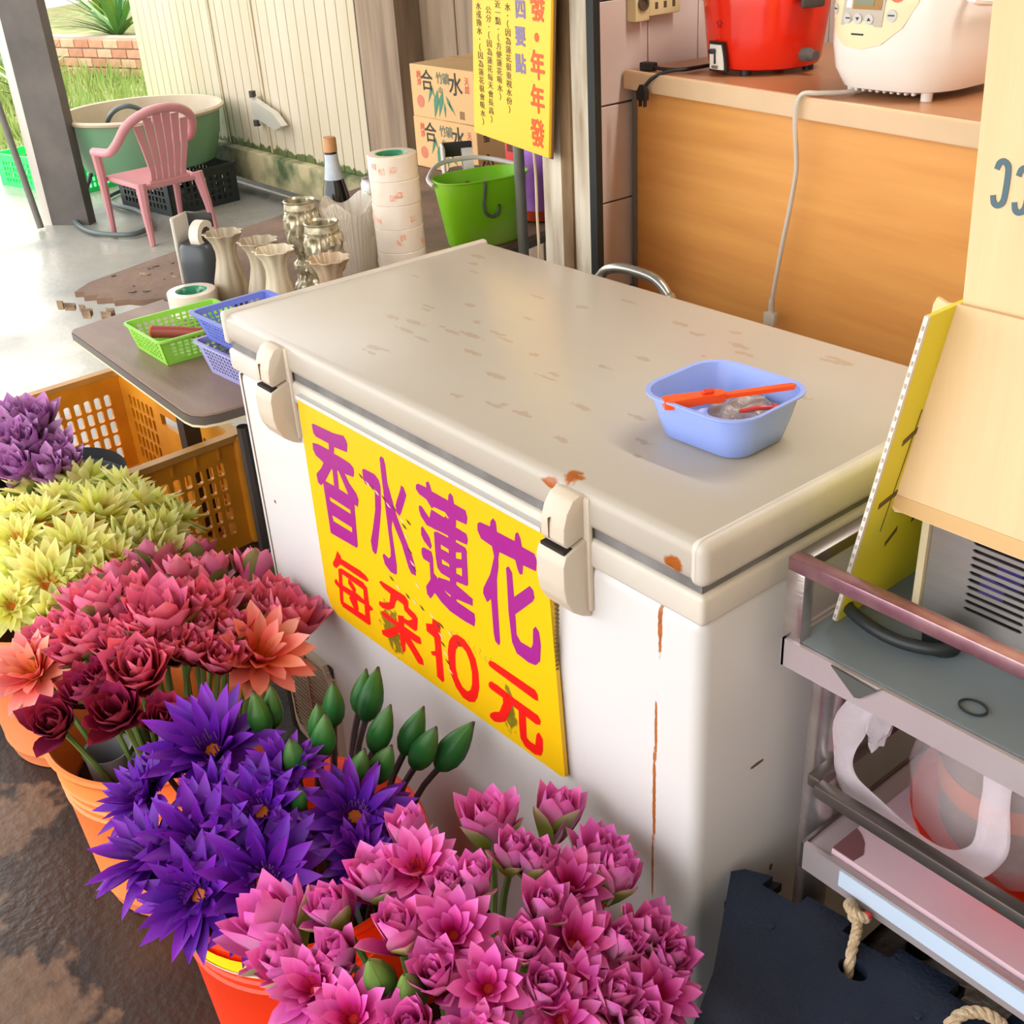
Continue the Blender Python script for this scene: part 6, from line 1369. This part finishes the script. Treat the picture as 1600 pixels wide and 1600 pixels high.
# ------------------------------------------------------------------ water lilies
def petal_mat(name, stops, rough=.42, hv=.015, vv=.14):
    """colour runs along the petal (UV v); every petal differs a little"""
    m = bpy.data.materials.new(name); m.use_nodes = True; nt = m.node_tree; N = nt.nodes; L = nt.links; p = N['Principled BSDF']
    if name.startswith('yellow'): vv = .05
    uv = N.new('ShaderNodeUVMap'); uv.uv_map = 'UVMap'; sx = N.new('ShaderNodeSeparateXYZ'); L.new(uv.outputs[0], sx.inputs[0])
    rp = N.new('ShaderNodeValToRGB'); els = rp.color_ramp.elements
    els[0].position = stops[0][0]; els[0].color = lin(stops[0][1]); els[1].position = stops[-1][0]; els[1].color = lin(stops[-1][1])
    for q, c in stops[1:-1]: e = els.new(q); e.color = lin(c)
    L.new(sx.outputs['Y'], rp.inputs[0])
    oi = N.new('ShaderNodeObjectInfo'); hs_ = N.new('ShaderNodeHueSaturation')
    a = N.new('ShaderNodeMapRange'); a.inputs['To Min'].default_value = .5-hv; a.inputs['To Max'].default_value = .5+hv; L.new(oi.outputs['Random'], a.inputs['Value']); L.new(a.outputs[0], hs_.inputs['Hue'])
    v = N.new('ShaderNodeMapRange'); v.inputs['To Min'].default_value = 1-vv; v.inputs['To Max'].default_value = 1+vv*.5
    ml = N.new('ShaderNodeMath'); ml.operation = 'MULTIPLY'; ml.inputs[1].default_value = 7.31; fr = N.new('ShaderNodeMath'); fr.operation = 'FRACT'
    L.new(oi.outputs['Random'], ml.inputs[0]); L.new(ml.outputs[0], fr.inputs[0]); L.new(fr.outputs[0], v.inputs['Value']); L.new(v.outputs[0], hs_.inputs['Value'])
    L.new(rp.outputs[0], hs_.inputs['Color']); L.new(hs_.outputs[0], p.inputs['Base Color'])
    # fine veins
    wv = N.new('ShaderNodeTexWave'); wv.inputs['Scale'].default_value = 5.0; wv.bands_direction = 'X'; L.new(uv.outputs[0], wv.inputs['Vector'])
    bp = N.new('ShaderNodeBump'); bp.inputs['Strength'].default_value = .12; bp.inputs['Distance'].default_value = .001; L.new(wv.outputs['Fac'], bp.inputs['Height']); L.new(bp.outputs[0], p.inputs['Normal'])
    p.inputs['Roughness'].default_value = rough; p.inputs['Specular IOR Level'].default_value = .35
    if name.startswith('yellow'): rough = .6
    tl = N.new('ShaderNodeBsdfTranslucent'); L.new(hs_.outputs[0], tl.inputs['Color']); mx = N.new('ShaderNodeMixShader'); mx.inputs[0].default_value = .6 if name.startswith('yellow') else .33
    L.new(p.outputs[0], mx.inputs[1]); L.new(tl.outputs[0], mx.inputs[2]); L.new(mx.outputs[0], N['Material Output'].inputs['Surface'])
    return m

def blade(name, wmax, cup, curl, m_in, m_out, tip=1.0, belly=.5, rows=5, base=.35):
    """one petal: root at the origin, length 1 along z, inside towards -x; two skins"""
    bm = bmesh.new(); uvl = bm.loops.layers.uv.new('UVMap'); cols = (-1, 0, 1)
    def wid(v):
        if v < belly: return base+(1-base)*math.sin(v/belly*pi/2)
        return max(0.02, math.cos((v-belly)/(1-belly)*pi/2)**(.75*tip))
    skins = []
    for th in (0, 1):
        gr = []
        for j in range(rows+1):
            v = j/rows; w = wmax*.5*wid(v)
            row = []
            for c in cols:
                x = curl*(v**2)-cup*(c*c)*wid(v)+th*.012-(.0 if th else 0)
                if j in (0, rows) or c != 0: x -= th*.008
                row.append((bm.verts.new((x, c*w, v)), (c*.5+.5, v)))
            gr.append(row)
        skins.append(gr)
    for th, gr in enumerate(skins):
        for j in range(rows):
            for i in range(2):
                q = [gr[j][i], gr[j][i+1], gr[j+1][i+1], gr[j+1][i]]
                if th == 0: q = q[::-1]
                f = bm.faces.new([a[0] for a in q]); f.material_index = th; f.smooth = True
                for lp, a in zip(f.loops, q): lp[uvl].uv = a[1]
    me = bpy.data.meshes.new(name); bm.to_mesh(me); bm.free(); me.materials.append(m_in); me.materials.append(m_out)
    return me

GRN = petal_mat('sepal_green', [(0, (70, 110, 50)), (.4, (96, 140, 56)), (1, (140, 164, 84))], .4, .02, .25)
GRD = petal_mat('sepal_dark', [(0, (36, 96, 44)), (.5, (58, 128, 56)), (.9, (96, 140, 70)), (1, (90, 60, 60))], .3, .02, .2)
SPEC = {
 'yellow': dict(inn=[(0, (255, 206, 50)), (.22, (255, 246, 140)), (1, (255, 255, 200))], out=[(0, (250, 250, 160)), (.5, (255, 255, 176)), (1, (255, 255, 206))], sep=[(0, (84, 130, 48)), (1, (190, 206, 100))], st=(240, 160, 30), core=(226, 120, 16), w=.30),
 'purple': dict(inn=[(0, (206, 130, 200)), (1, (236, 180, 232))], out=[(0, (250, 216, 244)), (.5, (242, 190, 236)), (1, (214, 150, 216))], sep=[(0, (60, 90, 60)), (1, (96, 116, 84))], st=(190, 120, 60), core=(170, 90, 50), w=.34),
 'pink': dict(inn=[(0, (220, 80, 70)), (.35, (214, 56, 100)), (1, (246, 126, 156))], out=[(0, (244, 150, 140)), (.5, (240, 96, 138)), (1, (255, 160, 184))], sep=[(0, (90, 116, 50)), (1, (156, 140, 84))], st=(232, 130, 40), core=(206, 90, 20), w=.44),
 'coral': dict(inn=[(0, (250, 130, 30)), (.35, (255, 132, 104)), (1, (255, 184, 168))], out=[(0, (246, 140, 126)), (.5, (250, 122, 138)), (1, (255, 160, 176))], sep=[(0, (90, 116, 50)), (1, (180, 150, 96))], st=(226, 120, 30), core=(196, 80, 16), w=.36),
 'dark': dict(inn=[(0, (130, 20, 50)), (1, (180, 50, 90))], out=[(0, (232, 160, 150)), (.5, (196, 76, 108)), (1, (206, 90, 128))], sep=[(0, (84, 120, 44)), (1, (120, 130, 56))], st=(190, 80, 40), core=(140, 40, 24), w=.46),
 'violet': dict(inn=[(0, (70, 8, 104)), (.4, (98, 20, 160)), (1, (142, 44, 198))], out=[(0, (76, 24, 116)), (.5, (112, 30, 168)), (1, (158, 66, 204))], sep=[(0, (50, 60, 50)), (1, (90, 60, 110))], st=(120, 60, 150), core=(206, 104, 20), w=.28),
 'magenta': dict(inn=[(0, (200, 10, 70)), (.4, (230, 56, 160)), (1, (250, 136, 214))], out=[(0, (255, 250, 240)), (.4, (252, 196, 228)), (1, (238, 110, 200))], sep=[(0, (130, 166, 50)), (.6, (182, 206, 96)), (1, (244, 240, 200))], st=(214, 60, 50), core=(196, 40, 30), w=.44),
}
PM = {}
for k, s_ in SPEC.items():
    mi, mo, ms_ = petal_mat(k+'_petal_inside', s_['inn']), petal_mat(k+'_petal_outside', s_['out']), petal_mat(k+'_sepal', s_['sep'], .4, .02)
    tp = 1.25 if k in ('violet', 'yellow') else .8
    PM[k] = dict(out=blade(k+'_outer_petal', s_['w'], .05, .06, mi, mo, tp), mid=blade(k+'_middle_petal', s_['w']*.95, .07, -.02, mi, mo, tp), inn=blade(k+'_inner_petal', s_['w']*.85, .08, -.12, mi, mo, tp),
                 cup=blade(k+'_cupped_petal', s_['w']*1.15, .11, -.26 if k == 'magenta' else -.22, mi, mo, tp*.9), sep=blade(k+'_sepal', s_['w']*1.0, .09, .0, mi, ms_, .9), sepc=blade(k+'_sepal_c', s_['w']*1.05, .12, -.16, mi, ms_, .9))
    b = B()
    b.lathe([(.01, -.02), (.085, .0), (.10, .03), (.06, .05), (.005, .045)], 14)
    m1, m2 = mat(k+'_core', s_['core'], rough=.6), mat(k+'_stamen', s_['st'], rough=.6)
    PM[k]['core'] = b.mesh(k+'_core', m1)
    b = B(); r_ = random.Random(5)
    for ring, n in ((.105, 22), (.13, 26)):
        for i in range(n):
            a = 2*pi*(i+r_.random()*.5)/n; h = r_.uniform(.16, .26); ou = r_.uniform(.0, .07)
            p0 = Vector((ring*.9*cos(a), ring*.9*sin(a), 0)); p1 = Vector(((ring+ou)*cos(a), (ring+ou)*sin(a), h)); t_ = Vector((-sin(a), cos(a), 0))*.011
            v = [b.bm.verts.new(q) for q in (p0-t_, p0+t_, p1+t_*.7, p1-t_*.7)]; b.bm.faces.new(v)
    PM[k]['stamens'] = b.mesh(k+'_stamens', m2, 0)
# closed bud: four wrapped sepals round a core
def bud_shell(name, off, span, m):
    bm = bmesh.new(); uvl = bm.loops.layers.uv.new('UVMap'); rows, cols = 7, 5; prof = [(0, .05), (.10, .15), (.25, .215), (.42, .225), (.60, .185), (.78, .115), (.92, .045), (1.0, .008)]
    gr = []
    for (z, r) in prof:
        gr.append([(bm.verts.new(((r+off*(1-.25*abs(c/(cols-1)*2-1)))*cos((c/(cols-1)-.5)*span), (r+off*(1-.25*abs(c/(cols-1)*2-1)))*sin((c/(cols-1)-.5)*span), z)), (c/(cols-1), z)) for c in range(cols)])
    for j in range(rows):
        for i in range(cols-1):
            q = [gr[j][i], gr[j][i+1], gr[j+1][i+1], gr[j+1][i]]; f = bm.faces.new([a[0] for a in q]); f.smooth = True
            for lp, a in zip(f.loops, q): lp[uvl].uv = a[1]
    me = bpy.data.meshes.new(name); bm.to_mesh(me); bm.free(); me.materials.append(m); return me
BUD = {'violet': bud_shell('bud_sepal', .014, 1.75, GRD), 'magenta': bud_shell('bud_sepal_light', .014, 1.75, GRN)}
b = B(); b.lathe([(.03, 0), (.15, .10), (.215, .25), (.224, .42), (.184, .60), (.113, .78), (.044, .92), (.006, 1.0)], 14); BUDCORE = b.mesh('bud_core', mat('bud_dark', (30, 62, 34), rough=.5))
M_stem = mat('stem_green', (96, 120, 60), rough=.45); M_stemd = mat('stem_dark', (58, 40, 40), rough=.45)

GRP = {'yellow': 'yellow water lilies in the faded orange bucket', 'purple': 'pale purple water lilies in the crate', 'pink': 'pink water lilies in the orange bucket', 'violet': 'violet water lilies in the scarlet bucket', 'magenta': 'magenta and white water lilies in front of the freezer'}
LAB = {('yellow', 'open'): 'open pale yellow water lily', ('yellow', 'half'): 'half closed pale yellow water lily',
       ('purple', 'half'): 'half closed pale purple lily in the orange crate',
       ('pink', 'open'): 'wide open coral pink lily with orange centre', ('pink', 'half'): 'half closed pink lily in orange bucket', ('pink', 'dark'): 'dark red cupped lily among pink ones',
       ('violet', 'open'): 'open violet water lily', ('violet', 'bud'): 'closed green bud beside violet lilies',
       ('magenta', 'half'): 'half closed pink and white lily', ('magenta', 'open'): 'open magenta lily with red centre', ('magenta', 'bud'): 'closed light green bud among magenta lilies'}
SOLO_LAB = {('yellow', 'open', 0): 'largest yellow water lily, wide open with an orange ring centre, at the bucket edge',
            ('violet', 'open', 0): 'largest violet water lily, wide open with a round orange centre, beside the magenta lilies',
            ('violet', 'open', 3): 'wide violet water lily with a dark centre next to the dark red lilies',
            ('magenta', 'open', 1): 'open magenta lily with a big red stamen centre in the middle of its bunch'}
SIDE = {'yellow': ('towards the crate of purple lilies', 'towards the pink lilies', 'towards the table', 'on the outer side away from the table'),
        'purple': ('at the far end of the crate', 'towards the yellow lilies', 'under the table side', 'on the outer crate side'),
        'pink': ('towards the yellow lilies', 'towards the violet lilies', 'on the freezer side', 'on the outer side away from the freezer'),
        'violet': ('towards the pink lilies', 'towards the magenta lilies', 'on the freezer side', 'on the outer side away from the freezer'),
        'magenta': ('towards the violet lilies', 'towards the navy crate', 'on the freezer side', 'on the outer side away from the freezer')}
def side_of(kind, d):
    if d.length < .07: return 'in the middle of its bunch'
    s_ = SIDE[kind]
    if abs(d.x) >= abs(d.y): return s_[0] if d.x < 0 else s_[1]
    return s_[2] if d.y > 0 else s_[3]
def orient(d):
    return Vector((0, 0, 1)).rotation_difference(d).to_matrix().to_4x4()
cnt = {}
def flower(kind, state, x, y, z, width, tilt):
    r_ = RND; k = kind
    if kind == 'pink': k = {'open': 'coral', 'dark': 'dark', 'half': 'pink'}[state]
    cx, cy = CENT[kind]; d = Vector((x-cx, y-cy, 0)); head = Vector((x, y, z))
    lean = d*(3.2 if kind in ('violet', 'yellow') else 2.4)
    if lean.length > .9: lean = lean.normalized()*.9
    up = Vector((lean.x, lean.y, 1.0))+Vector((r_.uniform(-.12, .12), r_.uniform(-.12, .12), 0))
    up.normalize(); tc = (CAM-head).normalized(); ax = (up*(1-abs(tilt))+tc*tilt).normalized() if tilt > 0 else up
    key = (kind, state); i = cnt.get(key, 0); cnt[key] = i+1
    lab = SOLO_LAB.get((kind, state, i), LAB[key])
    if (kind, state, i) not in SOLO_LAB: lab = LAB[key]+', '+side_of(kind, d)
    root = bpy.data.objects.new('lily_bud' if state == 'bud' else 'water_lily', None); COL.objects.link(root); root.empty_display_size = .02
    grp = GRP[kind]+{'open': ', open', 'half': ', half closed', 'dark': ', dark red', 'bud': ', closed buds'}[state]+', '+side_of(kind, d)
    tag(root, lab, 'bud' if state == 'bud' else 'flower', None if (kind, state, i) in SOLO_LAB else grp)
    # petal length from the width seen
    if state == 'open': Lp = width*.56
    elif state == 'bud': Lp = width*1.85
    else: Lp = width*.95
    M = orient(ax) @ Matrix.Rotation(r_.uniform(0, 6.28), 4, 'Z')
    basep = head-ax*(Lp*(.5 if state != 'open' else .30))
    M = Matrix.Translation(basep) @ M; root.matrix_world = M; MW[root.name] = M
    def put(name, me, az, th, sc, zo=0.0, ro=0.0):
        o = bpy.data.objects.new(name, me); COL.objects.link(o); o.parent = root
        o.matrix_local = Matrix.Rotation(az, 4, 'Z') @ Matrix.Translation((ro*Lp, 0, zo*Lp)) @ Matrix.Rotation(th, 4, 'Y') @ Matrix.Diagonal((Lp*sc, Lp*sc, Lp*sc, 1))
        return o
    p = PM[k] if state != 'bud' else None
    if state == 'bud':
        me = BUD[kind]
        for q in range(4): put('sepal', me, q*pi/2+.2, 0, 1.0+.01*(q % 2))
        o = put('bud_core', BUDCORE, 0, 0, .985)
    elif state == 'open':
        op = r_.uniform(-6, 6)
        n1, n2, n3 = {'violet': (12, 10, 8), 'yellow': (14, 13, 10)}.get(k, (11, 10, 8))
        for q in range(n1): put('petal', p['out'], 2*pi*q/n1+r_.uniform(-.08, .08), R(72+op+r_.uniform(-9, 9)), r_.uniform(.95, 1.06), 0, .06)
        for q in range(n2): put('petal', p['mid'], 2*pi*(q+.5)/n2+r_.uniform(-.08, .08), R(52+op+r_.uniform(-8, 8)), r_.uniform(.88, 1.0), .02, .07)
        for q in range(n3): put('petal', p['inn'], 2*pi*(q+.2)/n3+r_.uniform(-.1, .1), R((42 if k == 'violet' else 36)+op+r_.uniform(-7, 7)), r_.uniform(.70, .84), .03, .08)
        for q in range(4): put('sepal', p['sep'], pi/2*q+.3, R(80+op+r_.uniform(-6, 8)), .98, -.02, .05)
        o = put('stamens', p['stamens'], 0, 0, 1.35, .0); o['kind'] = 'stuff'
        put('flower_core', p['core'], 0, 0, 1.5 if k in ('violet', 'yellow') else 1.2, .02)
    else:
        op = r_.uniform(-5, 8)-(7 if kind in ('magenta', 'purple') else 0); nc_, ni_ = (7, 5) if kind in ('magenta', 'purple') else (8, 6)
        for q in range(4): put('sepal', p['sepc'], pi/2*q+.3+r_.uniform(-.15, .15), R(47+op+r_.uniform(-8, 14)), r_.uniform(.90, 1.04), -.01, .05)
        for q in range(nc_): put('petal', p['cup'], 2*pi*q/nc_+r_.uniform(-.1, .1), R(38+op+r_.uniform(-6, 9)), r_.uniform(.94, 1.05), 0, .05)
        for q in range(nc_): put('petal', p['cup'], 2*pi*(q+.5)/nc_+r_.uniform(-.1, .1), R(27+op+r_.uniform(-6, 6)), r_.uniform(.86, .98), .02, .05)
        for q in range(ni_): put('petal', p['inn'], 2*pi*(q+.3)/ni_+r_.uniform(-.1, .1), R(12+op+r_.uniform(-5, 5)), r_.uniform(.74, .86), .04, .05)
        o = put('stamens', p['stamens'], 0, 0, 1.0, .04); o['kind'] = 'stuff'
        put('flower_core', p['core'], 0, 0, .9, .03)
    # stem down into the bucket water
    foot = Vector((cx+d.x*.55, cy+d.y*.55, .19)); mid = basep-ax*.05
    if mid.z < .2: mid.z = .2
    pts = catmull([basep, mid, (mid+foot)/2+Vector((0, 0, .01)), foot], 3)
    part('stem', B().tube(pts, .0042 if state != 'bud' else .0048, 6), M_stemd if kind == 'violet' else M_stem, root)
for f_ in FLOWERS: flower(*f_)
